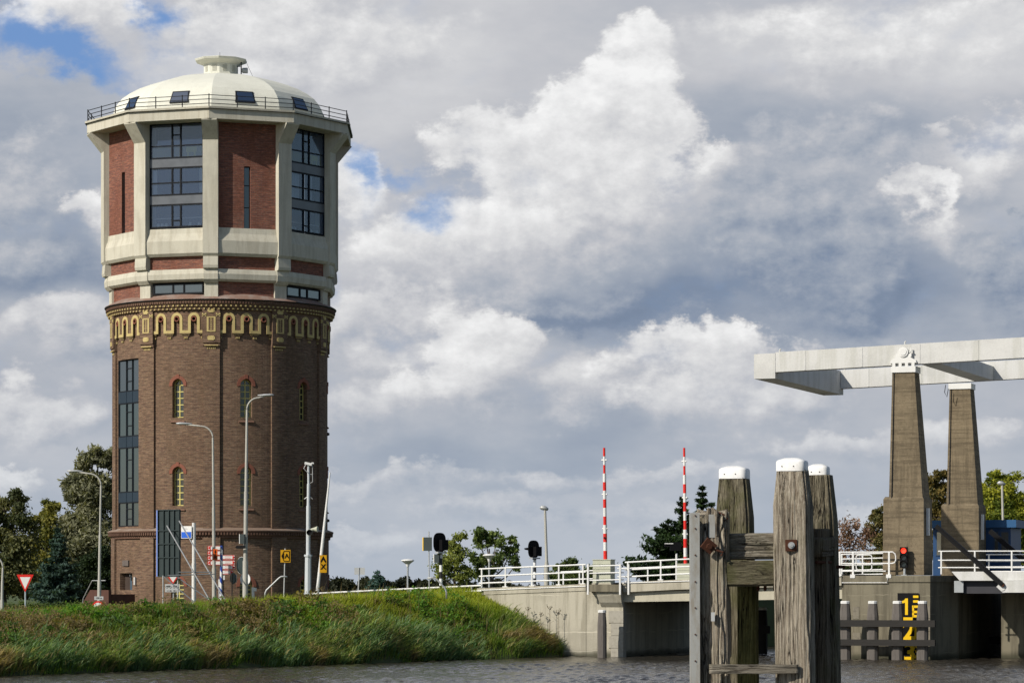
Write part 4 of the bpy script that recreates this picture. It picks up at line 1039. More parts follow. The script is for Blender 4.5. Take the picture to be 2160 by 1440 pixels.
# ------------------------------------------------------------------ barriers with striped booms
def barrier(px, ytop, ybot, v, label, hpx, cab):
    u = BU(px, v); t = bthing('road_barrier', label, 'barrier', 'red and white barrier booms raised over the road')
    zb, zt = BZ(ybot, u, v), BZ(ytop, u, v)
    m = MB(); n = 13; prev = zb
    L = zt - zb
    for k in range(13):
        a, b_ = zb + L * k / 13, zb + L * (k + 1) / 13; rad = .10 if k < 4 else (.085 if k < 10 else .06)
        x = lambda z: u + (z - zb) * -.012
        m.tube([(x(a), v, a), (x(b_), v, b_)], rad, 14, mi=0 if k % 2 == 0 else 1)
        if k in (3, 7, 11): m.tube([(x(b_) - .14, v, a + .25), (x(b_) + .14, v, a + .25)], .045, 8, mi=1)
    m.build('boom', [REDP, WHITE], t, R(40))
    ca, cb, cy0, cy1 = cab
    m = MB(); a, b_ = BU(ca, v), BU(cb, v); z0, z1 = BZ(cy1, u, v), BZ(cy0, u, v)
    m.box(a, b_, v - .35, v + .4, z0, z1 - .04)
    m.box(a - .03, b_ + .03, v - .38, v + .43, z1 - .04, z1)
    for q in range(1, 5): m.box(a - .02, b_ + .02, v - .37, v + .42, z0 + (z1 - z0) * q / 5 - .012, z0 + (z1 - z0) * q / 5 + .012)
    m.build('housing', CREAM, t)
    m = MB(); m.box(a - .04, b_ + .05, v - .4, v + .44, z0 - .16, z0); m.build('plinth', ABUT, t)
    if px < 1400:
        m = MB(); zl = zb + L * 2.5 / 13; m.disc((u - .0, v - .17, zl), .05, .07, 12); m.build('boom_lamp', BLACK, t)
barrier(1277, 944, 1179, .35, 'left red and white striped boom raised above a cream housing on the abutment', 0, (1255, 1292, 1179, 1229))
barrier(1446, 944, 1193, 9.5, 'right red and white striped boom raised before the dark conifer', 0, (1432, 1466, 1188, 1222))

# ------------------------------------------------------------------ clearance gauge, signal
gt = bthing('clearance_gauge', 'black board with yellow clearance figures 1 2 3 on the pier', 'gauge board')
g0, g1 = BU(1894), BU(1938); zg = lambda y: BZ(y, 0)
m = MB(); m.box(g0, g1, -.09, -.03, zg(1388), zg(1250)); m.build('board', BLACK, gt)
m = MB(); sc = BW(0, 0)[1] / F
def gq(px0, px1, y0, y1): m.box(BU(px0), BU(px1), -.105, -.088, zg(y1), zg(y0))
Mg = lambda px, py: Matrix.Translation((BU(px), -.1, zg(py)))
m.prism([(.0, -.62), (.16, -.62), (.16, .30), (.02, .30), (-.05, .20), (-.20, .14), (-.20, .02), (0, .06)], .014, 0, Mg(1910, 1272.5) @ Matrix.Scale(.88, 4)); m.text('2', 54 * sc, Mg(1918, 1331), depth=.008, bold=.03); m.text('3', 54 * sc, Mg(1920, 1377), depth=.008, bold=.03)
for k, y in enumerate((1255, 1265, 1276, 1287, 1296, 1320, 1330, 1340, 1360, 1370, 1380)): gq(1927 if k < 3 else (1925 if k < 5 else 1932), 1938, y, y + 5)
gq(1925, 1929, 1276, 1300); gq(1930, 1935, 1318, 1346); gq(1904, 1926, 1301, 1307); gq(1910, 1937, 1343, 1347); gq(1912, 1938, 1384, 1387)
m.build('numerals', GAUGEY, gt)
rs = bthing('navigation_signal', 'three-lens signal showing red on the pier before the near tower', 'traffic light')
us = BU(1905); vs = .10
m = MB(); m.box(us - .19, us + .19, vs, vs + .16, BZ(1197, us), BZ(1153, us))
for k, y in enumerate((1160.5, 1175, 1189)):
    zz = BZ(y, us)
    for q in range(9):
        a0, a1 = R(-10 + 200 * q / 9), R(-10 + 200 * (q + 1) / 9); r_ = .17
        m.add([(us + r_ * math.cos(a), yv, zz + r_ * math.sin(a) * .95) for a in (a0, a1) for yv in (vs, vs - .16)], [(0, 1, 3, 2)])
m.build('signal_head', BLACK, rs)
m = MB(); m.disc((us, vs - .03, BZ(1160.5, us)), .135, .03, 20); m.build('lit_lens', REDLAMP, rs)
for y in (1175, 1189): m = MB(); m.disc((us, vs - .012, BZ(y, us)), .13, .015, 20); m.build('dark_lens', mat('dark_lens', (.02, .03, .035), .2), rs)
m = MB(); m.tube([(us + .03, vs + .1, zc0), (us + .03, vs + .1, BZ(1197, us))], .06, 10); m.box(us - .12, us + .16, vs, vs + .2, zc0, zc0 + .04); m.build('pole', GREYPAINT, rs)

# ------------------------------------------------------------------ fender piles
def pile(mb, u, v, wd, z0, z1, taper=.82, mi=0, T=None):
    a = wd / 2; b_ = a * taper; zs = z1 - .75; c = a * .38
    def octa(h, z): 
        k = h * .45
        return [(u - h + k, v - h, z), (u + h - k, v - h, z), (u + h, v - h + k, z), (u + h, v + h - k, z), (u + h - k, v + h, z), (u - h + k, v + h, z), (u - h, v + h - k, z), (u - h, v - h + k, z)]
    rings = [octa(a, z0), octa(a, zs), octa(b_, z1)]; vs_ = [p for r_ in rings for p in r_]
    mb.add(vs_, [(i * 8 + j, i * 8 + (j + 1) % 8, (i + 1) * 8 + (j + 1) % 8, (i + 1) * 8 + j) for i in range(2) for j in range(8)] + [tuple(range(16, 24))], mi)
def pile_cap(mb, u, v, wd, z, taper=.82):
    a = wd / 2 * taper + .02; k = a * .45
    o = [(-a + k, -a), (a - k, -a), (a, -a + k), (a, a - k), (a - k, a), (-a + k, a), (-a, a - k), (-a, -a + k)]
    n = 8; vs_ = [(u + x, v + y, z - .1) for x, y in o] + [(u + x, v + y, z + .01) for x, y in o] + [(u + x * .8, v + y * .8, z + .035) for x, y in o]
    mb.add(vs_, [(i * n + j, i * n + (j + 1) % n, (i + 1) * n + (j + 1) % n, (i + 1) * n + j) for i in range(2) for j in range(n)] + [tuple(range(16, 24))])
fv = -1.3
fe = bthing('timber_fender', 'four white-capped timber piles with two rails before the pier', 'fender')
for px in (1783, 1841, 1893, 1946):
    u = BU(px, fv); m = MB(); pile(m, u, fv, .52, -1.2, BZ(1268, u, fv), .72); p_ = m.build('pile', FENDER, fe)
    m = MB(); pile_cap(m, u, fv, .52, BZ(1268, u, fv), .72); m.build('cap', WHITE, p_)
for y0, y1 in ((1307, 1321), (1348, 1361)):
    ua, ub_ = BU(1770, fv), BU(1976, fv); m = MB(); m.box(ua, ub_, fv - .48, fv - .26, BZ(y1, 0, fv), BZ(y0, 0, fv)); m.build('rail', mat('wet_dark_timber', (.026, .024, .022), .85, .5, 3, stretch=(.6, 6, 6)), fe)
bp_ = bthing('mooring_pile', 'single white-capped timber pile standing before the abutment', 'mooring post')
u = BU(1270, -1.2); m = MB(); pile(m, u, -1.2, .42, -1.2, BZ(1287, u, -1.2), .78); m.build('shaft', FENDER, bp_); m = MB(); pile_cap(m, u, -1.2, .42, BZ(1287, u, -1.2), .78); m.build('cap', WHITE, bp_)
fb = bthing('mooring_pile', 'dark pile under the bridge seen between the dolphin posts', 'mooring post')
u, v = BU(1608, 9), 9; m = MB(); pile(m, u, v, .5, -1, BZ(1282, u, v), .8); m.box(u - .4, u + .5, v - .4, v - .25, 1.1, 1.5); m.build('shaft', mat('wet_dark_timber', (.026, .024, .022)), fb); m = MB(); pile_cap(m, u, v, .5, BZ(1282, u, v), .8); m.build('cap', WHITE, fb)
tr = bthing('waling_beam', 'dark horizontal timber along the wall inside the right passage', 'timber')
m = MB(); m.box(uE + .05, 12, BWID - 3, BWID - 2.7, BZ(1357, 2, 10), BZ(1341, 2, 10)); m.build('timber', mat('wet_dark_timber', (.026, .024, .022)), tr)

# ------------------------------------------------------------------ control hut
hut = bthing('control_hut', 'blue flat-roofed bridge keeper hut behind the far tower', 'hut')
v = 15.5; h0, h1 = BU(1968, v), BU(2132, v); zr0, zr1 = BZ(1112, h1, v), BZ(1096, h1, v)
m = MB(); m.box(h0, h1, v, v + 3.2, 2.0, zr0); m.build('wall', BLUEP, hut)
m = MB(); m.box(h0 - .3, h1 + .35, v - .35, v + 3.5, zr0, zr1); m.build('roof', mat('hut_roof_blue', (.02, .085, .20), .5, .2, 1), hut)
for (pa, pb) in ((1974, 1990), (2096, 2108), (2110, 2130)):
    m = MB(); a, b_ = BU(pa, v), BU(pb, v); m.box(a, b_, v - .04, v - .003, BZ(1172, a, v), BZ(1120, a, v)); wf = m.build('window', mat('hut_frame', (.02, .05, .11), .5), hut)
    m = MB(); m.quad((a + .07, v - .045, BZ(1170, a, v)), (b_ - .07, v - .045, BZ(1170, a, v)), (b_ - .07, v - .045, BZ(1122, a, v)), (a + .07, v - .045, BZ(1122, a, v))); m.build('pane', GLASSD, wf)

# ------------------------------------------------------------------ street furniture
def post_at(px, py, Y, name, label, cat, group=None, sink=0.):
    x = PX(px, Y); z = min(PZ(py, Y), 99)
    return thing(name, label, cat, (x, Y, gz1(x, Y) - .1 if sink is None else z), 0, group)
def gl(Y, px): return gz1(PX(px, Y), Y) - .15
LG = 'tall bent-arm street lamps along the road'
def street_lamp(px, pxtop, ytop, Y, dirn, reach_px, label, r0=.11, r1=.06, collar=(.22, .45), group=LG, base=None, pmat=None, headlen=.85):
    x = PX(px, Y); zb = base if base is not None else gl(Y, px); t = thing('street_lamp', label, 'street lamp', (x, Y, zb), 0, group)
    H = PZ(ytop, Y) - zb; dx = PX(pxtop, Y) - x; reach = reach_px / F * Y
    m = MB(); hc = H * .40
    m.tube([(0, 0, 0), (dx * .15, 0, H * collar[0]), (dx * .15, 0, H * collar[0] + .08)], [r0, r0, r0 * .95], 12)
    m.tube([(dx * .15, 0, H * collar[0] + .08), (dx * .5, 0, H * .55)], [r0 * .78, r0 * .72], 12)
    pts = [(dx * .5, 0, H * .55), (dx, 0, H - .75)]; m.tube(pts, [r0 * .6, r1], 12)
    m.build('pole', pmat or POLEGREY, t, R(40))
    m = MB(); arc = [(dx, 0, H - .76)]
    rr = .62
    for k in range(1, 9): a = R(90 * k / 8); arc.append((dx + dirn * rr * (1 - math.cos(a)), 0, H - .76 + rr * math.sin(a)))
    arc.append((dx + dirn * (reach - headlen * .5), 0, H - .03)); m.tube(arc, r1 * .85, 10); m.build('arm', POLEGREY, t, True)
    m = MB(); xe = dx + dirn * reach; xs = xe - dirn * headlen
    prof = [(0, .045), (.12, .06), (.4, .105), (.75, .12), (.95, .07), (1, .02)]
    pts = [(xs + dirn * headlen * p, 0, H - .02 + .03 * p) for p, _ in prof]; m.tube(pts, [q for _, q in prof], 12); m.T = Matrix()
    for q in m.v: q.z = (q.z - H) * .62 + H
    m.build('lamp_head', GALV, t, True)
    return t
street_lamp(209, 213, 993, 150, -1, 72, 'pale lamp post with arm to the left, before the tall willow tree', .10, .05)
street_lamp(452, 449, 893, 150, -1, 78, 'lamp post with arm to the left across the brick tower, orange sign on it', .115, .052)
street_lamp(517, 521, 833, 148, 1, 57, 'tallest lamp post, arm to the right across the brick tower', .14, .055)
street_lamp(4, 6, 1164, 140, -1, 40, 'pale lamp post cut by the left edge of the photo', .09, .05)
def small_lamp(px, ytop, ybase, Y, dirn, label):
    x = PX(px, Y); zb = 2.0; t = thing('street_lamp', label, 'street lamp', (x, Y, zb)); H = PZ(ytop, Y) - zb
    m = MB(); hb = H * .45; m.tube([(0, 0, 0), (0, 0, hb)], .16, 12); m.tube([(0, 0, hb), (0, 0, hb + .3), (-.1, 0, H - .05)], [.14, .09, .07], 12); m.build('pole', POLEGREY, t, R(40))
    m = MB(); m.tube([(.1, 0, H - .12), (-.1, 0, H - .03), (-.3, 0, H + .0), (-.42, 0, H - .02)], [.07, .14, .14, .04], 12); m.build('lamp_head', GALV, t, True)
small_lamp(1153, 1070, 1230, 172, -1, 'lamp post with short head behind the white railing and black signal')
small_lamp(2117, 1018, 1110, 185, -1, 'thin lamp post before the yellow-green tree at the right')
def post_top_lamp(px, ytop, Y, label):
    x = PX(px, Y); t = thing('post_top_lamp', label, 'street lamp', (x, Y, 2.0), 0, 'bowl-headed path lamps'); H = PZ(ytop, Y) - 2.0
    m = MB(); m.tube([(0, 0, 0), (0, 0, H - .42)], .055, 10); m.build('pole', GREYPAINT, t)
    m = MB(); m.lathe([(.07, H - .45), (.12, H - .3), (.36, H - .12), (.36, H - .1)], 18); m.build('lamp_bowl', SIGNW, t, R(50))
    m = MB(); m.lathe([(.38, H - .1), (.36, H - .06), (.15, H - .01), (0, H)], 18); m.build('lamp_cap', SIGNW, t, R(50))
post_top_lamp(860, 1178, 162, 'bowl-headed path lamp before the dark far wood')
post_top_lamp(1032, 1167, 163, 'bowl-headed path lamp in front of the loose green tree')

def simple_post(t, px, y0, y1, Y, r, material=GALV, name='post', base=None, pxtop=None):
    x = PX(px, Y); zb = gl(Y, px) if base is None else base
    xt = PX(pxtop, Y) if pxtop else x
    m = MB(); m.tube([(x - t.location.x, Y - t.location.y, zb - t.location.z), (xt - t.location.x, Y - t.location.y, PZ(y0, Y) - t.location.z)], r, 10); return m.build(name, material, t)
def sthing(px, Y, name, label, cat, group=None):
    return thing(name, label, cat, (PX(px, Y), Y, gl(Y, px)), 0, group)
def loc(t, px, py, Y): return P(px, py, Y) - t.location
def plate(t, name, px0, px1, y0, y1, Y, material, th=.03, turn=0., parent=None, bend=0):
    """upright plate between photo columns, facing the water, turned about its own centre"""
    cx = (px0 + px1) / 2; c = loc(t, cx, (y0 + y1) / 2, Y); w_ = (px1 - px0) / F * Y / max(.2, math.cos(turn)); h_ = (y1 - y0) / F * Y
    m = MB(Matrix.Translation(c) @ Matrix.Rotation(turn, 4, 'Z')); m.box(-w_ / 2, w_ / 2, -th / 2, th / 2, -h_ / 2, h_ / 2)
    return m.build(name, material, parent or t), m.T, w_, h_

# billboard seen from behind
Y = 147.; bt = sthing(358, Y, 'billboard', 'large dark billboard seen from behind on braced steel legs', 'billboard')
pn, M, bw, bh = plate(bt, 'panel', 333, 383, 1075, 1215, Y, [SIGNBACK], .06, R(-40))
m = MB(M)
for q in (0, .27, .52, .76, 1): m.box(-bw / 2 + bw * q - .02, -bw / 2 + bw * q + .02, -.11, -.032, -bh / 2, bh / 2)
for q in (.0, .285, .49, .69, 1): m.box(-bw / 2, bw / 2, -.095, -.033, -bh / 2 + bh * q - .025, -bh / 2 + bh * q + .025)
m.build('back_frame', mat('frame_dark_green', (.028, .04, .041), .5, .2, 1), bt)
m = MB(M); m.box(-bw / 2 - .08, -bw / 2, -.12, .06, -bh / 2, bh / 2); m.build('edge_trim', mat('blue_edge', (.16, .24, .55), .5), bt)
for (px, y) in ((344, 1213), (375, 1216)): simple_post(bt, px, y, 0, Y - .1, .035, GALV, 'leg')
for (a, b_) in (((352, 1108), (452, 1282)), ((378, 1098), (478, 1270))):
    A = loc(bt, *a, Y - .6); B = loc(bt, *b_, Y - 3.2); m = MB(); m.tube([A, B], .036, 8); m.build('brace', mat('brace_grey', (.24, .25, .26), .5, .3, 1), bt)
for (a, b_) in (((346, 1216), (428, 1284)), ((375, 1217), (444, 1266)), ((354, 1213), (452, 1210)), ((376, 1206), (447, 1206))):
    A = loc(bt, *a, Y - .6); B = loc(bt, *b_, Y - 2.8); m = MB(); m.tube([A, B], .028, 8); m.build('brace', mat('brace_dark', (.10, .11, .12), .5, .3, 1), bt)
# white mast with blue and white panel
Y = 149.; mt = sthing(409, Y, 'sign_mast', 'thick white sign mast holding a small blue and white panel', 'sign')
m = MB(); H = PZ(1102, Y) - mt.location.z; hs = PZ(1187, Y) - mt.location.z
m.tube([(0, 0, 0), (0, 0, hs)], .115, 14); m.tube([(0, 0, hs), (0, 0, H)], .095, 14); m.build('mast', WHITE, mt, R(40))
p_, M, pw, ph = plate(mt, 'panel', 382, 405, 1109, 1135, Y, SIGNW, .04, R(-25))
m = MB(M); m.box(-pw / 2 + .02, pw / 2 - .02, -.026, -.021, -ph / 2 + .03, .02); m.build('blue_field', SIGNB, p_)
m = MB(M); m.box(-pw / 2 + .25, pw / 2 - .25, -.025, -.021, .14, .19); m.box(-pw / 2 + .2, pw / 2 - .3, -.025, -.021, .22, .25); m.build('faded_lettering', mat('faded_grey', (.5, .5, .52), .6), p_)
# cycling fingerpost
Y = 151.; ft = sthing(466, Y, 'cycle_fingerpost', 'blue and white striped fingerpost with white red-edged direction boards', 'signpost')
simple_post(ft, 465.5, 1150, 0, Y, .07, stripe_mat('blue_white_bands', (.70, .70, .70), (.02, .06, .32), .62, 1.3), 'post', pxtop=467.5)
def finger(px0, px1, y0, y1, d):
    b_, M, w_, h_ = plate(ft, 'direction_board', px0, px1, y0, y1, Y - .12, SIGNW, .03)
    m = MB(M); e = .022; t_ = d
    for (xa, xb, za, zb) in ((-w_ / 2, w_ / 2, h_ / 2 - e, h_ / 2), (-w_ / 2, w_ / 2, -h_ / 2, -h_ / 2 + e)): m.box(xa, xb, -.02, -.0155, za, zb)
    xe = d * w_ / 2; m.box(min(xe, xe - d * .03), max(xe, xe - d * .03), -.02, -.0155, -h_ / 2, h_ / 2)
    m.prism([(xe - d * .02 + (-d) * x, z) for x, z in ((0, 0), (.13, .1), (.13, -.1))] if d < 0 else [(xe - .02 - x, z) for x, z in ((0, 0), (.13, -.1), (.13, .1))][::-1], .012, 0, Matrix.Translation((0, -.028, 0)))
    m.build('red_edge', REDP, b_)
    m = MB(M); 
    for q, z in enumerate((.04, -.05)): m.box(-w_ * .3 + (.1 if d < 0 else -.02), w_ * (.12 if q else .2), -.0185, -.0155, z - .012, z + .012)
    m.build('lettering', mat('faded_red', (.55, .25, .22), .6), b_)
for y in (1150.5, 1161, 1171.5, 1182): finger(438, 464, y, y + 8.8, -1)
for y in (1170, 1180.8, 1191): finger(470, 496.5, y, y + 9, 1)
finger(470, 492, 1201.5, 1210.5, 1)
# orange diversion sign
Y = 149.6; ot = thing('diversion_sign', 'narrow orange sign with black up arrow on the lamp post', 'sign', P(457, 1168, Y))
p_, M, pw, ph = plate(ot, 'plate', 449.5, 459, 1157, 1181, Y - .2, SIGNO, .03)
m = MB(M); m.prism([(-.05, .12), (0, .26), (.05, .12), (.018, .12), (.018, .0), (-.018, .0), (-.018, .12)][::-1], .008, 0, Matrix.Translation((0, -.024, 0))); m.text('8', .26, Matrix.Translation((0, -.018, -.14)), bold=.02); m.build('symbol', BLACK, ot)
# things on the tallest lamp post
Y = 147.7
o = thing('sign_box', 'small dark box on the tallest lamp post, above the black arm plate', 'box', P(508, 1136, Y)); q, M, a, b_ = plate(o, 'case', 507, 517, 1126, 1146, Y, SIGNBACK, .14, R(-25)); m = MB(M); m.box(-a / 2 - .03, -a / 2, -.08, .08, -b_ / 2, b_ / 2); m.build('white_edge', SIGNW, o)
o = thing('street_name_plate', 'thin black name plate sticking out left of the tallest lamp post', 'sign', P(507, 1153, Y)); q, M, a, b_ = plate(o, 'plate', 499, 517, 1150, 1156.5, Y, BLACK, .03, R(-15)); m = MB(M); m.prism([(-a / 2, -b_ / 2), (-a / 2 - .08, 0), (-a / 2, b_ / 2)][::-1], .02, 0, Matrix.Translation((0, -.01, 0))); m.build('pointed_end', BLACK, o)
o = thing('round_sign', 'large round sign seen from behind on the tallest lamp post', 'sign', P(509, 1192, Y + .55)); m = MB(); m.disc((0, 0, 0), .44, .03, 28, rz=R(-50)); m.build('disc', SIGNBACK, o); m = MB(); m.disc((0, .032, 0), .455, .012, 28, rz=R(-50)); m.build('rim', SIGNW, o)
# small signs near its foot
Y = 150.5; o = sthing(490, Y, 'round_sign', 'small round dark sign seen edge on between the fingerpost and the lamp post', 'sign'); simple_post(o, 489.5, 1211, 0, Y, .03, RUST if False else mat('brown_post', (.17, .13, .10), .7), 'post'); m = MB(); m.disc(loc(o, 491, 1219, Y - .05), .31, .03, 24, rz=R(-55)); m.build('disc', SIGNBACK, o); m = MB(); c = loc(o, 497, 1219, Y + .05); m.box(c.x - .05, c.x + .05, c.y - .08, c.y + .08, c.z - .22, c.z + .2); m.build('bracket', SIGNBACKL, o)
Y = 151.; o = sthing(514, Y, 'round_sign', 'white round sign half hidden behind the tallest lamp post', 'sign'); simple_post(o, 515, 1211, 0, Y, .035, GALV, 'post'); m = MB(); m.disc(loc(o, 517, 1221, Y - .05), .33, .03, 24, rz=R(-30)); m.build('disc', SIGNW, o)
Y = 150.; o = sthing(536, Y, 'marker_post', 'short white post with a small white box right of the tallest lamp post', 'post'); simple_post(o, 535, 1238, 0, Y, .07, SIGNW, 'post', pxtop=533.5); plate(o, 'box', 535, 541, 1239, 1246, Y, SIGNW, .12)
Y = 152.; o = sthing(461, Y, 'traffic_sign', 'narrow dark sign back low behind the striped fingerpost', 'sign'); simple_post(o, 462, 1240, 0, Y, .03); plate(o, 'plate', 460.5, 463.5, 1221, 1237, Y, SIGNW, .03); plate(o, 'back', 471, 474, 1213, 1222, Y, SIGNW, .03)
# yellow A sign
Y = 149.; o = sthing(599, Y, 'diversion_sign', 'yellow diversion sign with a black letter A in an arrow outline', 'sign')
simple_post(o, 598, 1156, 0, Y + .04, .03, SIGNBACKL, 'post', pxtop=601.5)
p_, M, pw, ph = plate(o, 'plate', 592, 612.5, 1159, 1185.5, Y, SIGNY, .03, R(12))
m = MB(M); M2 = Matrix.Translation((0, -.022, 0))
def outline_tube(pts, w_):
    for a, b_ in zip(pts, pts[1:]): m.bar((a[0], -.02, a[1]), (b_[0], -.02, b_[1]), .012, w_, up=(0, 0, 1)) if abs(a[0] - b_[0]) > 1e-3 else m.box(a[0] - w_ / 2, a[0] + w_ / 2, -.026, -.016, min(a[1], b_[1]), max(a[1], b_[1]))
outline_tube([(.2, .26), (-.08, .26), (-.2, 0), (-.08, -.26), (.2, -.26), (.2, .26)], .035)
m.prism([(-.22, 0), (-.09, .15), (-.09, -.15)][::-1], .01, 0, Matrix.Translation((0, -.027, 0)))
m.text('A', .34, Matrix.Translation((.06, -.02, 0)), bold=.012); m.build('symbol', BLACK, o)
# leaning white pole with X sign
Y = 149.; o = sthing(669, Y, 'leaning_pole', 'tall thin white pole leaning to the right at the tower edge', 'pole')
m = MB(); A = loc(o, 668, 1262, Y); B = loc(o, 696, 996, Y); m.tube([A, A.lerp(B, .5), B], [.09, .08, .035], 12); m.build('pole', WHITE, o)
x_ = thing('diversion_sign', 'yellow diversion sign with black arrow and X on the leaning white pole', 'sign', P(682, 1188, Y)); p_, M, pw, ph = plate(x_, 'plate', 674.5, 689, 1170, 1207, Y - .13, SIGNY, .03, R(12))
m = MB(M); M_ = Matrix.Translation((0, -.024, 0)); m.prism([(-.14, .16), (0, .42), (.14, .16), (.14, .02), (0, .22), (-.14, .02)][::-1], .008, 0, M_); m.text('X', .36, Matrix.Translation((0, -.02, -.16)), bold=.035); m.build('symbol', BLACK, x_)
# camera mast
Y = 147.5; o = sthing(650, Y, 'camera_mast', 'pale grey stepped mast with a camera and two horn speakers', 'mast'); zb = o.location.z
hh = lambda y: PZ(y, Y) - zb; xx = lambda px: PX(px, Y) - o.location.x
m = MB(); m.tube([(xx(649), 0, 0), (xx(650), 0, hh(1173))], [.17, .16], 8); m.tube([(xx(650), 0, hh(1173)), (xx(650), 0, hh(1169))], .21, 8)
m.tube([(xx(650), 0, hh(1169)), (xx(650.5), 0, hh(1066))], .11, 14); m.tube([(xx(650.5), 0, hh(1066)), (xx(651), 0, hh(1020))], .085, 14); m.tube([(xx(651), 0, hh(1020)), (xx(650.5), 0, hh(980))], .06, 12)
m.build('mast', mat('mast_grey', (.50, .53, .55), .45, .2, 1), o, R(40))
m = MB(); m.bar((xx(643), -.05, hh(976)), (xx(658), -.05, hh(979.5)), .16, .13); m.box(xx(657), xx(662), -.1, .06, hh(978), hh(975)); cm = m.build('camera_housing', WHITE, o)
m = MB(); m.tube([(xx(659), 0, hh(978)), (xx(659.5), 0, hh(1016)), (xx(652), 0, hh(1020))], .02, 6); m.tube([(xx(650), 0, hh(1000)), (xx(659), 0, hh(1000))], .02, 6); m.tube([(xx(651), 0, hh(1045)), (xx(642), 0, hh(1052))], .02, 6); m.tube([(xx(651), 0, hh(1045)), (xx(659.5), 0, hh(1052))], .02, 6); m.tube([(xx(645), -.1, hh(980)), (xx(641), -.1, hh(988)), (xx(649), -.1, hh(996))], .02, 6); m.build('bracket', GALV, o)
m = MB(); m.tube([(xx(652), 0, hh(1117)), (xx(663), 0, hh(1115.5)), (xx(670), -.05, hh(1115.5))], [.05, .09, .16], 14); m.build('horn_speaker', CREAM, o)
m = MB(Matrix.Translation((xx(653.5), -.32, hh(1122.5))) @ Matrix.Rotation(R(90), 4, 'X')); m.lathe([(.15, .0), (.16, -.02), (.09, -.14), (.05, -.26)][::-1], 16); m.lathe([(.15, 0), (.07, -.08), (.0, -.08)], 16, mi=1); m.build('horn_speaker', [CREAM, BLACK], o)
# bent pipe rails on the bank
def bent_pipe(pts, Y, label):
    o = sthing(pts[0][0], Y, 'bent_handrail', label, 'handrail', 'bent pipe rails on the grass bank'); m = MB(); P0 = [loc(o, *p, Y) for p in pts]; m.tube(P0, .045, 8)
    m.build('pipe', GALV, o, True)
bent_pipe([(559, 1262), (559.5, 1250), (562, 1244), (588, 1219), (593, 1215.5), (598, 1215), (606, 1216)], 146.5, 'bent pipe rail sloping up to the right at the yellow A sign')
bent_pipe([(942, 1262), (941.5, 1247), (938, 1239), (922, 1222), (917, 1219), (911, 1218), (901, 1219)], 143., 'bent pipe rail sloping down to the right by the striped signal post')
# yield signs, round sign, plates
def yield_sign(t, cx, ytop, wpx, Y, ybot, turn=0):
    c = loc(t, cx, ytop, Y); w_ = wpx / F * Y / 2; h_ = (ybot - ytop) / F * Y
    m = MB(Matrix.Translation(c) @ Matrix.Rotation(turn, 4, 'Z')); m.prism([(-w_, 0), (0, -h_), (w_, 0)], .03); p_ = m.build('triangle', REDP, t)
    m = MB(Matrix.Translation(c) @ Matrix.Rotation(turn, 4, 'Z')); k = .62; m.prism([(-w_ * k, -h_ * .145), (0, -h_ * .83), (w_ * k, -h_ * .145)], .006, 0, Matrix.Translation((0, -.0055, 0))); m.build('white_field', SIGNW, p_)
Y = 143.; o = sthing(53, Y, 'yield_sign', 'red and white yield triangle on a grey post at the left', 'road sign'); simple_post(o, 53.5, 1216, 0, Y + .06, .04, mat('post_blue_grey', (.36, .42, .45), .5)); yield_sign(o, 53, 1211, 36, Y, 1248)
Y = 152.; o = sthing(366, Y, 'yield_sign', 'yield triangle above a cycle plate, half hidden by the billboard', 'road sign'); simple_post(o, 366, 1216, 0, Y + .06, .04, GREYPAINT); yield_sign(o, 365, 1210, 30, Y, 1231)
p_, M, pw, ph = plate(o, 'cycle_plate', 348, 379, 1231, 1248, Y - .03, SIGNBACKL, .02)
m = MB(M)
for cx in (-.2, .18):
    for dx in (-.09, .09):
        m.tube([(cx + dx + .06 * math.cos(a), -.018, .06 + .06 * math.sin(a)) for a in np.linspace(0, 6.2832, 13)], .007, 4, cap=False)
    m.tube([(cx - .09, -.018, .06), (cx - .03, -.018, .13), (cx + .06, -.018, .13), (cx + .09, -.018, .06)], .007, 4); m.tube([(cx - .03, -.018, .13), (cx, -.018, .06), (cx + .06, -.018, .13)], .007, 4)
m.prism([(-.30, -.135), (-.10, -.135), (-.10, -.105), (-.02, -.145), (-.10, -.185), (-.10, -.155), (-.30, -.155)][::-1], .006, 0, Matrix.Translation((0, -.017, 0)))
m.prism([(.30, -.135), (.12, -.135), (.12, -.105), (.04, -.145), (.12, -.185), (.12, -.155), (.30, -.155)], .006, 0, Matrix.Translation((0, -.017, 0)))
m.build('cycle_symbol', BLACK, p_)
Y = 140.; o = sthing(207, Y, 'round_sign', 'round red-ringed sign with a small plate above it, sunk in the grass', 'road sign'); simple_post(o, 206, 1266, 0, Y + .06, .04)
m = MB(); c = loc(o, 207, 1280, Y); m.disc(c, .31, .03, 28); q = m.build('disc', REDP, o); m = MB(); m.disc(c + Vector((0, -.005, 0)), .23, .006, 28); m.build('white_field', SIGNW, q)
m = MB()
for dx in (-.07, .09): m.tube([(c.x + dx + .06 * math.cos(a), c.y - .012, c.z + .0 + .06 * math.sin(a)) for a in np.linspace(0, 6.2832, 13)], .009, 4, cap=False)
m.tube([(c.x - .07, c.y - .012, c.z), (c.x - .02, c.y - .012, c.z + .08), (c.x + .07, c.y - .012, c.z + .08)], .012, 4); m.build('symbol', mat('dark_green_symbol', (.04, .10, .06), .6), q)
p_, M, pw, ph = plate(o, 'distance_plate', 199, 218, 1257, 1264.5, Y, SIGNBACKL, .02); m = MB(M); m.text('100 m', .13, Matrix.Translation((0, -.014, 0)), depth=.004); m.build('lettering', BLACK, p_)
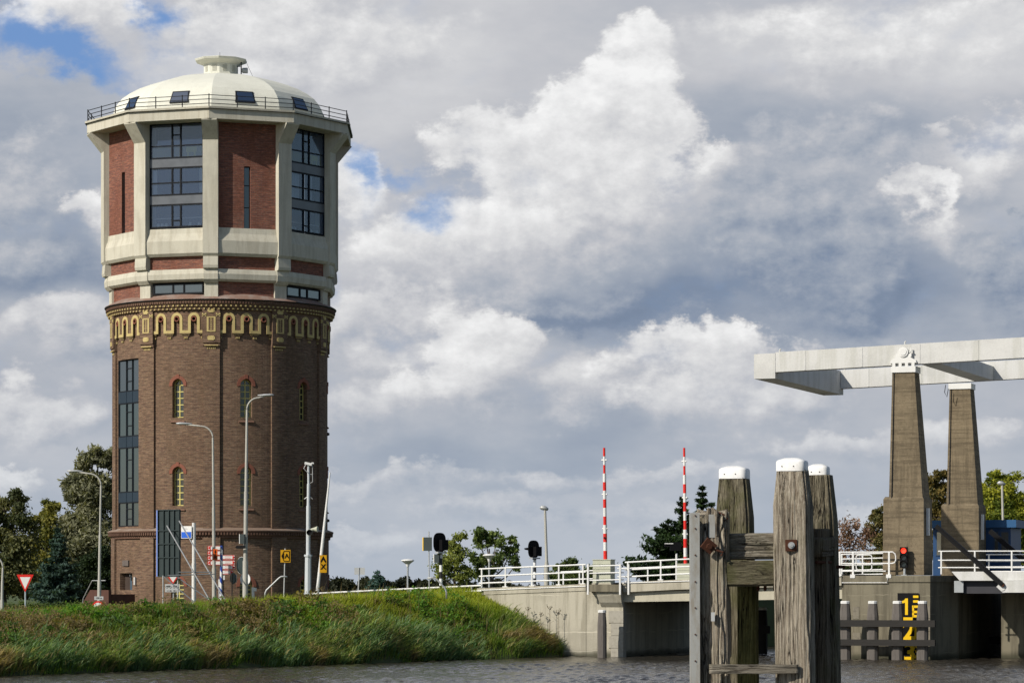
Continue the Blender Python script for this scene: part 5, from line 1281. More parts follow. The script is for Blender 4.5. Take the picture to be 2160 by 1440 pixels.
# double sign back, single grey sign back
Y = 152.; o = sthing(755, Y, 'traffic_sign', 'two pale square signs seen from behind on one post, before the far wood', 'sign'); simple_post(o, 754, 1196, 0, Y, .035, GALV, 'post', pxtop=758.5)
plate(o, 'plate', 747.5, 757.5, 1196.5, 1211, Y - .05, SIGNBACKL, .02); plate(o, 'plate', 759.5, 769.5, 1196.5, 1211, Y - .05, SIGNBACKL, .02)
Y = 148.; o = sthing(905, Y, 'traffic_sign', 'dark sign seen from behind with yellow edge on a tall thin post', 'sign'); simple_post(o, 905.5, 1120, 0, Y, .03, GALV, 'post', pxtop=904.5); q, M, a, b_ = plate(o, 'plate', 893, 911, 1132.5, 1161, Y - .05, SIGNBACK, .03, R(-25)); m = MB(M); m.box(-a / 2 - .05, -a / 2, -.01, .05, -b_ / 2, b_ / 2); m.build('yellow_edge', GAUGEY, q)
# road traffic signals with backing boards
def road_signal(px, y0, y1, ybase, Y, label, visor, box=True):
    o = thing('traffic_signal', label, 'traffic signal', (PX(px, Y), Y, PZ(ybase, Y)), 0, 'black oval-backed bridge signals')
    m = MB(); x0 = 0; zt = PZ(y1 + 1, Y) - o.location.z; m.tube([(0, 0, -.6), (0, 0, zt)], .085, 14); m.build('post', stripe_mat('black_white_bands', (.012, .012, .014), (.75, .75, .75), .70), o)
    c = loc(o, px, (y0 + y1) / 2, Y); hh_ = (y1 - y0) / F * Y / 2; n = 28; wv = hh_ * .78
    mm = Matrix.Translation(c + Vector((-.05, -.1, 0))) @ Matrix.Rotation(R(38), 4, 'Z')
    m = MB(mm); pts = []
    for k in range(n):
        a = 2 * math.pi * k / n; ca, sa = math.cos(a), math.sin(a); pts.append((wv * math.copysign(abs(ca) ** .7, ca), hh_ * math.copysign(abs(sa) ** .7, sa)))
    m.prism(pts, .05); m.build('backing_board', BLACK, o)
    m = MB(mm); m.box(-.05, .36, -.26, -.003, -hh_ * .80, hh_ * .28); m.box(-.1, .1, -.1, -.003, -hh_ - .1, -hh_ * .78); m.build('signal_housing', mat('signal_black', (.006, .006, .007), .6, spec=.1), o)
    m = MB(mm); m.box(-.25, .3, -.2, .1, -hh_ - .06, -hh_ + .02); m.build('bracket', GALV, o)
    if visor:
        m = MB(mm); m.add([(-.14, .05, .12), (.14, .05, .12), (.14, .05, -.1), (-.14, .05, -.1), (-.1, .75, .06), (.1, .75, .06), (.06, .75, -.02), (-.06, .75, -.02)], [(0, 1, 5, 4), (1, 2, 6, 5), (3, 0, 4, 7), (2, 3, 7, 6), (4, 5, 6, 7)]); m.build('visor', BLACK, o)
    if box:
        m = MB(Matrix.Translation((-.2, -.05, zt - .28)) @ Matrix.Rotation(R(-25), 4, 'Z')); m.box(-.12, .16, -.1, .1, -.24, .2); m.build('junction_box', SIGNBACK, o); m = MB(Matrix.Translation((-.2, -.05, zt - .28)) @ Matrix.Rotation(R(-25), 4, 'Z')); m.box(-.16, -.122, -.1, .1, -.24, .2); m.build('box_edge', SIGNW, o)
road_signal(930, 1123, 1164, 1248, 147.5, 'black oval-backed signal on a banded post at the grass bank', False)
road_signal(1128, 1139, 1176, 1232, 158, 'black oval-backed signal with a long visor, behind the abutment railing', True, False)
o = thing('traffic_signal', 'small dark signal head on a white post left of the right boom', 'traffic signal', P(1427, 1225, 165)); m = MB(); m.tube([(0, 0, 0), (0, 0, PZ(1166, 165) - o.location.z)], .06, 10); m.build('post', SIGNW, o)
c = loc(o, 1424, 1152, 165); m = MB(); m.box(c.x - .3, c.x + .35, c.y - .2, c.y + .2, c.z - .25, c.z + .25); m.box(c.x - .6, c.x - .3, c.y - .15, c.y + .1, c.z - .02, c.z + .14); m.build('signal_head', BLACK, o); m = MB(); m.box(c.x - .6, c.x - .12, c.y - .22, c.y + .1, c.z + .145, c.z + .19); m.build('bracket', SIGNW, o)
# guard rail along the approach
gr = thing('guard_rail', 'low white two-rail guard rail along the top of the grass bank', 'guard rail', (PX(840, 150), 150, 3.0))
A0, A1 = P(640, 1252, 153.5), P(1016, 1234, 147.5)
m = MB()
for dzz in (0, -.28): m.tube([A0 - gr.location + Vector((0, 0, dzz)), A0.lerp(A1, .5) - gr.location + Vector((0, 0, dzz + .01)), A1 - gr.location + Vector((0, 0, dzz))], .045, 8)
m.build('rails', WHITE, gr)
for k in range(9):
    p = A0.lerp(A1, (k + .5) / 9) - gr.location; q = MB(); q.box(p.x - .04, p.x + .04, p.y - .01, p.y + .07, p.z - .75, p.z + .03); q.build('post', GALV, gr)

# ------------------------------------------------------------------ foreground mooring dolphin
DY = 29.
def wood_mat(name, c_light, c_dark, green=0., along=2):
    m = bpy.data.materials.new(name); m.use_nodes = True; m.node_tree.nodes.clear()
    t = NT(m.node_tree); b = t.new('ShaderNodeBsdfPrincipled'); o = t.new('ShaderNodeOutputMaterial'); t.l.new(b.outputs[0], o.inputs[0])
    tc = t.new('ShaderNodeTexCoord').outputs['Object']
    def st(a, b_): return t.mapping(tc, tuple(b_ if k == along else a for k in range(3)))
    g = t.noise(st(85, 2.4), 1., 8, .75, .3); g2 = t.noise(st(13, .7), 1., 6, .65, .6); bl = t.noise(tc, 3.2, 6, .6); fine = t.noise(tc, 60, 5, .7)
    ck = t.noise(st(34, 1.1), 1., 4, .55, .5)
    ridge = t.math('ABSOLUTE', t.math('SUBTRACT', ck, .5))
    crack = t.math('MULTIPLY', t.smooth(ridge, .030, .006), t.smooth(t.noise(st(7, 1.6), 1., 3, .5), .46, .60))
    col = t.mix(t.smooth(g, .36, .64), c_dark, c_light)
    col = t.mix(t.smooth(g2, .48, .66, 0, .65), col, tuple(x * .75 for x in c_dark))
    col = t.mix(t.smooth(fine, .5, .75, 0, .35), col, tuple(min(1, x * 1.35) for x in c_light))
    col = t.mix(t.smooth(bl, .45, .7, 0, green), col, (.075, .078, .028))
    br = t.noise(st(18, 1.6), 1., 5, .6)
    col = t.mix(t.smooth(br, .60, .72, 0, .6), col, (.075, .040, .018))
    col = t.mix(crack, col, (.012, .009, .007))
    t.put(b.inputs['Base Color'], col); b.inputs['Roughness'].default_value = .92; b.inputs['Specular IOR Level'].default_value = .12
    bn = t.new('ShaderNodeBump'); bn.inputs['Strength'].default_value = 1.; bn.inputs['Distance'].default_value = .014
    t.put(bn.inputs['Height'], t.math('SUBTRACT', t.math('ADD', g, t.math('MULTIPLY', g2, .6)), t.math('MULTIPLY', crack, 1.2))); t.l.new(bn.outputs[0], b.inputs['Normal'])
    return m
WOOD = wood_mat('weathered_oak', (.44, .395, .315), (.125, .098, .072), .3)
WOODH = wood_mat('weathered_beam', (.30, .275, .225), (.105, .088, .065), .35, 0)
WOODHG = wood_mat('mossy_beam', (.20, .18, .115), (.06, .05, .032), .7, 0)
WOODG = wood_mat('mossy_oak', (.23, .205, .145), (.06, .05, .034), .6)
WOODD = wood_mat('dark_oak', (.20, .165, .12), (.075, .058, .04), .25)
GREENP = wood_mat('algae_pile', (.24, .22, .085), (.11, .10, .035), .9)
dol = thing('mooring_dolphin', 'weathered timber mooring dolphin with white-capped piles close to the camera', 'mooring dolphin', (PX(1610, DY), DY, 0))
def vnoise(x, y, seed, oct=4):
    r_ = np.random.default_rng(seed); out = np.zeros_like(x); amp = 1.
    for k in range(oct):
        for j in range(5):
            th = r_.uniform(0, 6.28); out += amp / 5 * np.sin((x * np.cos(th) + y * np.sin(th)) * 2 ** k + r_.uniform(0, 6.28))
        amp *= .6
    return out
def timber(name, material, A, B, wd, dp, seed, rot=0., groove=.018, chamfer=.04, taper=None, ragged=0., shoulder=None, parent=None, ends=(True, True)):
    """weathered square timber from A to B with cracks and worn arrises modelled in its surface"""
    A, B = Vector(A), Vector(B); L = (B - A).length; ax = (B - A).normalized()
    side = Matrix.Rotation(rot, 3, ax) @ (Vector((1, 0, 0)) if abs(ax.x) < .7 else Vector((0, 0, 1)))
    side = (side - ax * side.dot(ax)).normalized(); frt = ax.cross(side)
    per = []; nside = 52
    for k in range(4):
        for j in range(nside):
            t_ = -1 + 2 * j / nside
            per.append({0: (t_, -1), 1: (1, t_), 2: (-t_, 1), 3: (-1, -t_)}[k])
    per = np.array(per); n = len(per); m_ = max(12, int(L / .03)); hs = np.linspace(0, L, m_)
    x, y = per[:, 0] * wd / 2, per[:, 1] * dp / 2
    cr = np.minimum(wd, dp) / 2; ex = np.abs(per).min(1)
    pull = np.clip((ex - .80) / .2, 0, 1) ** 1.5 * chamfer * 1.0
    arc = np.linspace(0, 1, n, endpoint=False) * (2 * wd + 2 * dp)
    Ag, Hg = np.meshgrid(arc, hs)
    rr = np.random.default_rng(seed)
    grain = vnoise(Ag * 95 + 1.2 * vnoise(Hg * 3, Ag * 3, seed + 5), Hg * 2.2, seed, 3)
    crack = np.zeros_like(Ag)
    for k in range(int(12 + 8 * wd / .3)):
        a0 = rr.uniform(0, arc[-1]); h0 = rr.uniform(0, L); ln = rr.uniform(.2, .9); wdt = rr.uniform(.004, .010)
        path = a0 + .012 * np.sin(Hg * rr.uniform(2, 6) + k)
        crack += np.exp(-((Ag - path) / wdt) ** 2) * np.clip(1 - np.abs(Hg - h0) / ln, 0, 1) ** .5 * rr.uniform(.5, 1)
    disp = -groove * (np.clip(grain, -.2, 1) * .45 + np.clip(crack, 0, 1.3) * 1.5) + .006 * vnoise(Hg * 2, Ag * 4, seed + 9, 3)
    disp = disp - pull[None, :] * (1 + .7 * vnoise(Hg * 5, Ag * 2, seed + 3, 3))
    if ragged: disp = disp - ragged * np.clip(vnoise(Hg * 4 + Ag * 3, Ag * 20, seed + 11, 4) - .15, 0, 1)
    sc = np.ones(m_)
    if shoulder: sc = np.interp(hs, [0, L - shoulder[0], L], [1, 1, shoulder[1]])
    rad = np.sqrt(x * x + y * y); f_ = 1 + disp / rad[None, :]
    Xl = x[None, :] * f_ * sc[:, None]; Yl = y[None, :] * f_ * sc[:, None]
    off = -dol.location
    V = np.array(A + off)[None, None, :] + Xl[..., None] * np.array(side) + Yl[..., None] * np.array(frt) + Hg[..., None] * np.array(ax)
    if ragged: V[-1] += (np.array(ax) * (.06 * vnoise(arc * 30, arc * 7, seed, 3))[:, None])
    V = V.reshape(-1, 3); idx = np.arange(m_ * n).reshape(m_, n)
    f = np.stack([idx[:-1], np.roll(idx[:-1], -1, 1), np.roll(idx[1:], -1, 1), idx[1:]], -1).reshape(-1, 4)
    cb = V[idx[0]].mean(0); ct = V[idx[-1]].mean(0); V = np.concatenate([V, [cb, ct]])
    e0 = np.stack([np.roll(idx[0], -1), idx[0], np.full(n, m_ * n)], -1); e1 = np.stack([idx[-1], np.roll(idx[-1], -1), np.full(n, m_ * n + 1)], -1)
    return np_mesh(name, V, [f, np.concatenate([e0, e1])], None, material, parent or dol)
def DP(px, py, dy=0.): return P(px, py, DY + dy)
def white_cap(parent, px0, px1, y0, y1, dy, wd, rot):
    c = DP((px0 + px1) / 2, y1, dy) - dol.location; h = (y1 - y0) / F * (DY + dy); a = (px1 - px0) / F * (DY + dy) / 2 * .93
    m = MB(Matrix.Translation(c) @ Matrix.Rotation(rot, 4, 'Z')); rc = a * .42
    def ring(s, z):
        out = []
        for cx, cy, a0 in ((1, -1, -90), (1, 1, 0), (-1, 1, 90), (-1, -1, 180)):
            for k in range(5): t_ = R(a0 + 22.5 * k); out.append(((cx * (a - rc) + rc * math.cos(t_)) * s, (cy * (a - rc) + rc * math.sin(t_)) * s, z))
        return out
    rings = [ring(1.02, -.01), ring(1.02, h * .62), ring(.97, h * .74), ring(.84, h * .82), ring(.5, h * .96), ring(.12, h)]; n = 20
    m.add([p for r_ in rings for p in r_], [(i * n + j, i * n + (j + 1) % n, (i + 1) * n + (j + 1) % n, (i + 1) * n + j) for i in range(len(rings) - 1) for j in range(n)] + [tuple(range((len(rings) - 1) * n, len(rings) * n))])
    cp_ = m.build('cap', mat('cap_white', (.74, .74, .73), .45, .5, 9, spec=.4, dark=(.40, .38, .33)), parent, R(50))
    m = MB(Matrix.Translation(c) @ Matrix.Rotation(rot, 4, 'Z'))
    for q in (-.55, .25): m.disc((q * a, -a * 1.03 - .004, h * .3), .006, .012, 10)
    m.build('nail', mat('grey_nail', (.10, .09, .08), .5), cp_)
rA = R(-15)
# rear left pile
pA = timber('pile', WOODG, (DP(1574, 1440, .95).x, DY + .95, -1.), DP(1549, 1007, .95), .355, .35, 21, rA, .016, .05, shoulder=(.42, .80)); white_cap(pA, 1517.5, 1581, 982, 1008, .95, .3, rA)
# front right pile
pB = timber('pile', WOOD, (DP(1689, 1440, .0).x, DY, -1.), DP(1672, 991, 0), .365, .36, 5, rA, .026, .04, shoulder=(.36, .80)); white_cap(pB, 1638, 1704, 965, 992, 0, .3, rA)
# rear right pile
pC = timber('pile', WOODG, (DP(1748, 1440, .8).x, DY + .8, -1.), DP(1727, 1002, .8), .345, .35, 33, rA, .02, .045, shoulder=(.5, .76)); white_cap(pC, 1703, 1750, 978, 1003, .8, .3, rA)
# front left pile, broken off
pD = timber('broken_pile', WOOD, (DP(1508, 1440, .05).x, DY + .05, -1.), DP(1502, 1082, .05), .34, .33, 47, rA, .03, .04, ragged=.10)
sl_ = timber('splinter', WOOD, DP(1530, 1440, -.08), DP(1526, 1176, -.09), .07, .08, 52, rA, .014, .01, ragged=.02)
# inner green pile under the beams
timber('inner_pile', GREENP, (DP(1580, 1440, .55).x, DY + .55, -1.), DP(1577, 1190, .55), .20, .22, 61, rA, .014, .04)
timber('inner_pile', WOODD, (DP(1732, 1440, .45).x, DY + .45, -1.), DP(1725, 1115, .45), .22, .26, 66, rA, .016, .03)
# cross beams
timber('cross_beam', WOODH, DP(1537, 1152, .17), DP(1640, 1151, .12), .27, .22, 71, 0, .012, .02)
timber('cross_beam', WOODHG, DP(1524, 1209, .0), DP(1640, 1208, .04), .265, .24, 77, 0, .014, .025)
timber('cross_beam', WOODD, DP(1716, 1154, .1), DP(1745, 1152, .75), .2, .2, 81, 0, .012, .02)
timber('plank', WOODH, DP(1496, 1410, -.24), DP(1684, 1410, -.22), .095, .04, 88, 0, .005, .004)
# steel corner angle with bolts
m = MB(); a = DP(1456.5, 1440, -.2) - dol.location; b_ = DP(1476.5, 1440, -.2) - dol.location; zt = DP(1460, 1081, -.2).z
m.hexa([(a.x + .012, a.y, -1), (b_.x + .012, b_.y + .0, -1), (b_.x + .012, b_.y + .014, -1), (a.x + .012, a.y + .014, -1)], [(a.x, a.y, zt), (b_.x - .004, b_.y, zt), (b_.x - .004, b_.y + .014, zt), (a.x, a.y + .014, zt)])
m.hexa([(a.x + .012, a.y + .014, -1), (a.x + .026, a.y + .014, -1), (a.x + .026, a.y + .2, -1), (a.x + .012, a.y + .2, -1)], [(a.x, a.y + .014, zt), (a.x + .014, a.y + .014, zt), (a.x + .014, a.y + .2, zt), (a.x, a.y + .2, zt)])
ang = m.build('steel_angle', mat('zinc_plate', (.33, .335, .32), .6, .7, 6, metal=.2, dark=(.20, .15, .09), stretch=(3, 3, .8)), dol)
m = MB()
for py in (1087, 1114, 1170, 1226, 1281, 1337, 1393): c = DP(1466.5, py, -.2) - dol.location; m = MB(); m.disc((c.x, c.y - .01, c.z), .008, .012, 12); m.build('bolt', RUST, ang)
m = MB(); c = DP(1496, 1100, -.12) - dol.location; m.box(c.x - .005, c.x + .06, c.y, c.y + .012, c.z - .16, c.z + .075); m.build('cleat_plate', mat('zinc_plate', (.3, .3, .3)), dol)
m = MB(); c = DP(1516, 1104, .0) - dol.location; m.lathe([(.052, c.z - .10), (.055, c.z + .12), (.0, c.z + .121)], 18, c=(c.x, c.y)); m.build('iron_tube', mat('iron_brown', (.115, .10, .075), .7, .4, 8), dol, R(40))
m = MB(); m.tube([(c.x - .09, c.y - .06, c.z + .13), (c.x + .05, c.y - .08, c.z + .09), (c.x + .082, c.y - .08, c.z + .05), (c.x + .05, c.y - .08, c.z + .025)], .012, 8); m.build('iron_hook', RUST, dol, True)
m = MB(Matrix.Translation(DP(1495, 1151, -.2) - dol.location) @ Matrix.Rotation(R(38), 4, 'Y') @ Matrix.Rotation(R(15), 4, 'Z'))
m.box(-.065, .065, -.012, .012, -.06, .06); m.disc((0, -.035, 0), .03, .03, 6); m.tube([(.05, 0, .0), (.15, -.03, .04), (.16, -.03, .0)], .012, 6); bp2 = m.build('rusty_plate', RUST, dol)
m = MB(); c = DP(1669, 1149.5, -.2) - dol.location; m.box(c.x - .058, c.x + .058, c.y - .006, c.y + .03, c.z - .058, c.z + .058); pl2 = m.build('bolt_plate', RUST, dol)
m = MB(); m.disc((c.x, c.y - .022, c.z), .034, .016, 18); m.disc((c.x, c.y - .04, c.z - .004), .017, .02, 6); m.build('bolt', GALV, pl2)
m = MB(); c1 = DP(1722, 1185, .1) - dol.location; c2 = DP(1752, 1185, .5) - dol.location; m.tube([c1, c2], .016, 8); c1 = DP(1762, 1195, .75) - dol.location; c2 = DP(1783, 1195, .72) - dol.location; m.tube([c1, c2], .017, 8); m.build('tie_rod', RUST, dol)
m = MB(); c = DP(1504, 1300, -.185) - dol.location; m.box(c.x - .018, c.x + .018, c.y + .0, c.y + .04, c.z - .045, c.z + .045); m.build('tag_plate', SIGNBACKL, dol)
m = MB()
for px in (1599, 1614, 1634): c = DP(px, 1240, .05) - dol.location; m.lathe([(.0, c.z - .03), (.016, c.z - .02), (.016, c.z + .03)], 8, c=(c.x, c.y))
m.build('bolt_ends', RUST, dol)

# ------------------------------------------------------------------ vegetation
def leaves(centers, size, cols, r_, droop=0., elong=1.6, flat_=0.):
    n = len(centers); a = r_.normal(size=(n, 3)); a /= np.linalg.norm(a, axis=1, keepdims=True)
    a[:, 2] -= droop; a /= np.linalg.norm(a, axis=1, keepdims=True)
    b = r_.normal(size=(n, 3)); b -= a * (a * b).sum(1, keepdims=True); b /= np.linalg.norm(b, axis=1, keepdims=True)
    s = size * r_.uniform(.55, 1.3, (n, 1))
    la, lb = a * s * elong / 2, b * s / 2
    V = np.stack([centers - la, centers + lb * .9 - la * .1, centers + la, centers - lb * .9 - la * .1], 1).reshape(-1, 3)
    f = np.arange(4 * n).reshape(n, 4); T = np.repeat(cols, 4, 0)
    return V, f, T
def mixcols(n, c1, c2, r_, key=None):
    t = r_.beta(1.2, 1.2, n)[:, None] if key is None else np.clip(key + r_.normal(0, .18, n), 0, 1)[:, None]
    return np.array(c1) * (1 - t) + np.array(c2) * t * 1.0
def tree(name, label, px, Y, lobes, c1, c2, nclus=40, nleaf=70, size=.28, trunk=.22, zb=2.0, sparse=1., cat='tree', spread=.55, group=None, droop=.0, elong=1.6, limbs=True):
    """lobes: (px, py, rx, ry) in photo pixels give the outline; each becomes a rounded mass of real depth"""
    r_ = np.random.default_rng(abs(hash((px, Y, nclus))) % 99991); k = Y / F
    o = thing(name, label, cat, (PX(px, Y), Y, zb), 0, group); B = np.array(o.location)
    cen = []; keys = []; m = MB(); tips = []
    tot = sum(l[2] * l[3] for l in lobes)
    for (lx, ly, rx, ry) in lobes:
        c = np.array(P(lx, ly, Y)) - B; rad = np.array([rx * k, (rx + ry) / 2 * k, ry * k])
        c[1] += r_.uniform(-.3, .3) * rad[1]
        nc = max(4, int(nclus * rx * ry / tot))
        d = r_.normal(size=(nc, 3)); d /= np.linalg.norm(d, axis=1, keepdims=True); rr = r_.uniform(.25, 1, (nc, 1)) ** .5 * .92
        cl = c + d * rr * rad; tips.append((c, cl))
        for q in cl:
            n = int(nleaf * 3.6 * r_.uniform(.5, 1.4) * sparse); s_ = spread * k * (rx + ry) * .18 * r_.uniform(.5, 1.4)
            g = r_.normal(size=(n, 3)) * np.array([s_, s_, s_ * .75]); cen.append(q + g); keys.append(np.full(n, r_.uniform(0, 1)))
    cen = np.concatenate(cen); keys = np.concatenate(keys)
    V, f, T = leaves(cen, size * .44, mixcols(len(cen), c1, c2, r_, keys) * 1.55, r_, droop, elong)
    np_mesh('crown', V, [f], T, LEAF, o)
    ztop = max(c[2] for c, _ in tips); m.tube([(0, 0, 0), (r_.normal(0, .1), 0, ztop * .35), (r_.normal(0, .2), 0, ztop * .8)], [trunk, trunk * .8, trunk * .3], 8)
    if limbs:
        for c, cl in tips:
            z0 = max(.5, min(c[2] * .6, ztop * .7)); m.tube([(0, 0, z0), tuple(c * .6 + np.array([0, 0, z0 * .25])), tuple(c)], [trunk * .5, trunk * .35, trunk * .2], 6)
            for q in cl[:8]: m.tube([tuple(c), tuple((c + q) / 2 + r_.normal(0, .1, 3)), tuple(q)], [trunk * .18, trunk * .12, .015], 5)
    m.build('trunk', BARK, o)
    return o
DG, MG, YG = (.022, .034, .012), (.045, .065, .018), (.10, .115, .022)
tree('poplar_tree', 'dark broad tree at the left edge behind the yield sign', 8, 188, [(5, 1075, 45, 38), (40, 1060, 18, 28), (-30, 1110, 50, 60), (30, 1130, 42, 50), (0, 1200, 75, 70), (50, 1215, 45, 50)], (.04, .05, .022), (.12, .12, .05), 95, 110, .34)
tree('birch_tree', 'yellowish green tree between the dark tree and the pale willow', 105, 196, [(105, 1068, 24, 22), (85, 1095, 28, 24), (120, 1110, 40, 34), (105, 1155, 48, 40), (90, 1210, 55, 45)], (.05, .06, .014), (.18, .165, .035), 80, 100, .32)
tree('willow_tree', 'tall pale silver-green willow left of the brick tower', 192, 190, [(208, 958, 20, 24), (195, 990, 36, 32), (232, 985, 22, 40), (172, 1035, 36, 40), (205, 1050, 45, 50), (185, 1110, 52, 50), (215, 1150, 40, 60), (165, 1175, 40, 50)], (.06, .065, .035), (.19, .19, .12), 130, 130, .30, elong=2.6)
tree('yew_tree', 'very dark bushy evergreen against the left side of the brick tower', 205, 180, [(205, 1185, 38, 32), (185, 1225, 48, 36), (222, 1225, 30, 45), (160, 1245, 40, 28)], (.006, .012, .005), (.02, .034, .012), 90, 110, .26, limbs=False)
tree('loose_tree', 'slender yellow-green tree right of the banded signal post', 958, 165, [(972, 1132, 14, 14), (948, 1150, 16, 14), (968, 1160, 22, 16), (950, 1185, 28, 18), (930, 1205, 24, 20), (975, 1212, 26, 18)], (.06, .08, .02), (.19, .21, .045), 70, 24, .26, .10, spread=.7)
tree('loose_tree', 'taller loose green tree behind the bowl-headed path lamp', 1040, 167, [(1022, 1122, 24, 14), (1012, 1142, 18, 14), (1045, 1140, 22, 16), (1082, 1140, 9, 18), (1075, 1168, 16, 18), (1005, 1175, 18, 16), (1040, 1180, 26, 16), (1088, 1190, 12, 16), (1020, 1208, 26, 16)], (.03, .055, .018), (.12, .155, .04), 90, 30, .27, .12, spread=.7)
tree('shrub', 'round green shrub behind the abutment railing left of the boom', 1200, 205, [(1205, 1190, 22, 16), (1180, 1208, 28, 16), (1230, 1210, 30, 18), (1205, 1222, 50, 16)], (.03, .05, .014), (.085, .11, .03), 60, 60, .28, .1, cat='shrub')
tree('reddish_willow', 'thin reddish brown willow behind the pier railing', 1795, 178, [(1790, 1110, 28, 20), (1815, 1125, 25, 22), (1780, 1140, 25, 25), (1805, 1160, 35, 25), (1770, 1175, 25, 25)], (.10, .055, .035), (.19, .12, .08), 60, 9, .22, .1, spread=.8, droop=.5, elong=3.)
tree('ash_tree', 'brownish green tree just left of the near bridge tower', 1858, 190, [(1862, 1085, 20, 24), (1845, 1110, 20, 26), (1862, 1150, 26, 40), (1835, 1185, 25, 25)], (.045, .05, .018), (.13, .105, .035), 70, 60, .27, .15)
tree('ash_tree', 'brownish green tree between the two bridge towers', 1975, 195, [(1965, 1010, 22, 22), (1990, 1015, 16, 20), (1975, 1050, 28, 34), (1970, 1100, 30, 36), (1980, 1150, 25, 40)], (.045, .045, .014), (.13, .095, .025), 80, 64, .28, .16)
tree('maple_tree', 'broad yellow-green tree at the right edge behind the blue hut', 2110, 198, [(2095, 1010, 30, 22), (2135, 1020, 32, 22), (2075, 1045, 20, 30), (2120, 1055, 55, 36), (2100, 1100, 60, 40), (2150, 1095, 40, 50), (2110, 1150, 70, 45), (2165, 1150, 50, 50)], (.06, .085, .012), (.22, .22, .02), 150, 90, .30)
tree('shrub', 'dark green bushes behind the pier railing gate', 1800, 186, [(1780, 1200, 35, 14), (1830, 1205, 40, 14)], DG, MG, 40, 60, .25, .1, cat='shrub')
tree('hedge', 'low clipped green hedge at the foot of the blue spruce', 100, 158, [(40, 1282, 40, 10), (100, 1282, 40, 10), (160, 1282, 40, 10), (10, 1288, 30, 12)], (.03, .05, .012), (.07, .10, .025), 70, 80, .16, .05, cat='hedge', limbs=False, zb=1.9)

def conifer(name, label, tops, Y, c1, c2, zb=2., size=.22, dens=1., irregular=.25, cat='conifer', step=.30, droop=.25):
    """tops: (px, ytop, ybot, half width px) one per stem"""
    r_ = np.random.default_rng(int(tops[0][0])); k = Y / F; o = thing(name, label, cat, (PX(tops[0][0], Y), Y, zb)); B = np.array(o.location); cen = []; m = MB(); ky = []
    for (px, yt, yb, hw) in tops:
        t_ = np.array(P(px, yt, Y)) - B; zbm = PZ(yb, Y) - zb; H = t_[2] - zbm; W = hw * k
        m.tube([(t_[0] * .3, 0, 0), (t_[0], 0, t_[2] * .6), (t_[0], 0, t_[2])], [.18, .1, .02], 8)
        z = 0.
        while z < H:
            f_ = z / H; rad = W * (f_ ** .8) * r_.uniform(1 - irregular, 1 + irregular) + .08; nb = max(5, int(9 * dens * (.5 + f_)))
            for b in range(nb):
                a = r_.uniform(0, 6.283); L = rad * r_.uniform(.7, 1.12); nl = max(4, int(L / .055))
                ts = np.linspace(.1, 1, nl); d = np.array([math.cos(a), math.sin(a), 0])
                p = np.array([t_[0], 0, t_[2] - z]) + ts[:, None] * L * d; p[:, 2] += -droop * L * ts + .22 * L * ts ** 3
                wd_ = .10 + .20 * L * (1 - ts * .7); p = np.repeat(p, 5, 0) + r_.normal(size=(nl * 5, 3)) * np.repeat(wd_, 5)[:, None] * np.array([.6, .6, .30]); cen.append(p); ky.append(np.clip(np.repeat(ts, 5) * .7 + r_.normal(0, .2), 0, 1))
                if b % 3 == 0: m.tube([(t_[0], 0, t_[2] - z), tuple(np.array([t_[0], 0, t_[2] - z]) + L * .8 * d + np.array([0, 0, -droop * L * .7]))], [.03, .01], 4)
            z += step * r_.uniform(.8, 1.2)
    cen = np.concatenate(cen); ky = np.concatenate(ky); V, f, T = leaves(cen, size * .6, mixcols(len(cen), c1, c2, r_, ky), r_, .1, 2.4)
    np_mesh('crown', V, [f], T, LEAF, o); m.build('trunk', BARK, o)
conifer('blue_spruce', 'blue-green spruce with layered boughs behind the yield sign', [(122, 1118, 1292, 55)], 168, (.012, .03, .022), (.075, .13, .105), dens=1.3, size=.2)
conifer('blue_spruce', 'small blue spruce on the bank before the far wood', [(797, 1207, 1246, 25)], 159, (.015, .04, .03), (.08, .15, .13), dens=1., size=.16, step=.2)
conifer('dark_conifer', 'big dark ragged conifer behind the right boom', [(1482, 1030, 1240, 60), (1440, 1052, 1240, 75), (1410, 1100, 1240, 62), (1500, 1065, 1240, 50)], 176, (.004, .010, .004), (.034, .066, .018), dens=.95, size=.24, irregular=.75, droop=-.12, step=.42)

# far wood along the horizon
def far_wood():
    r_ = np.random.default_rng(5); Y0 = 420.; cen = []; ky = []; k = Y0 / F
    px = 560.
    while px < 2300:
        h = np.interp(px, [560, 700, 760, 870, 920, 1000, 1100, 1300, 2300], [40, 48, 40, 52, 38, 42, 30, 24, 30]) * r_.uniform(.7, 1.1)
        c = np.array([PX(px, Y0) + r_.normal(0, 1), Y0 + r_.uniform(-8, 25), 2.0]); rad = np.array([1.3, 1.3, h * k / 2])
        n = 900; d = r_.normal(size=(n, 3)); d /= np.linalg.norm(d, axis=1, keepdims=True); p = c + np.array([0, 0, h * k / 2]) + d * rad * r_.uniform(.4, 1, (n, 1)) * (1 + r_.normal(0, .12, (n, 1))); cen.append(p); ky.append(np.full(n, r_.uniform(0, 1)))
        px += r_.uniform(8, 16)
    cen = np.concatenate(cen); ky = np.concatenate(ky); V, f, T = leaves(cen, .40, mixcols(len(cen), (.012, .017, .010), (.034, .038, .016), r_, ky), r_)
    tag(np_mesh('far_wood', V, [f], T, LEAF), kind='stuff')
far_wood()

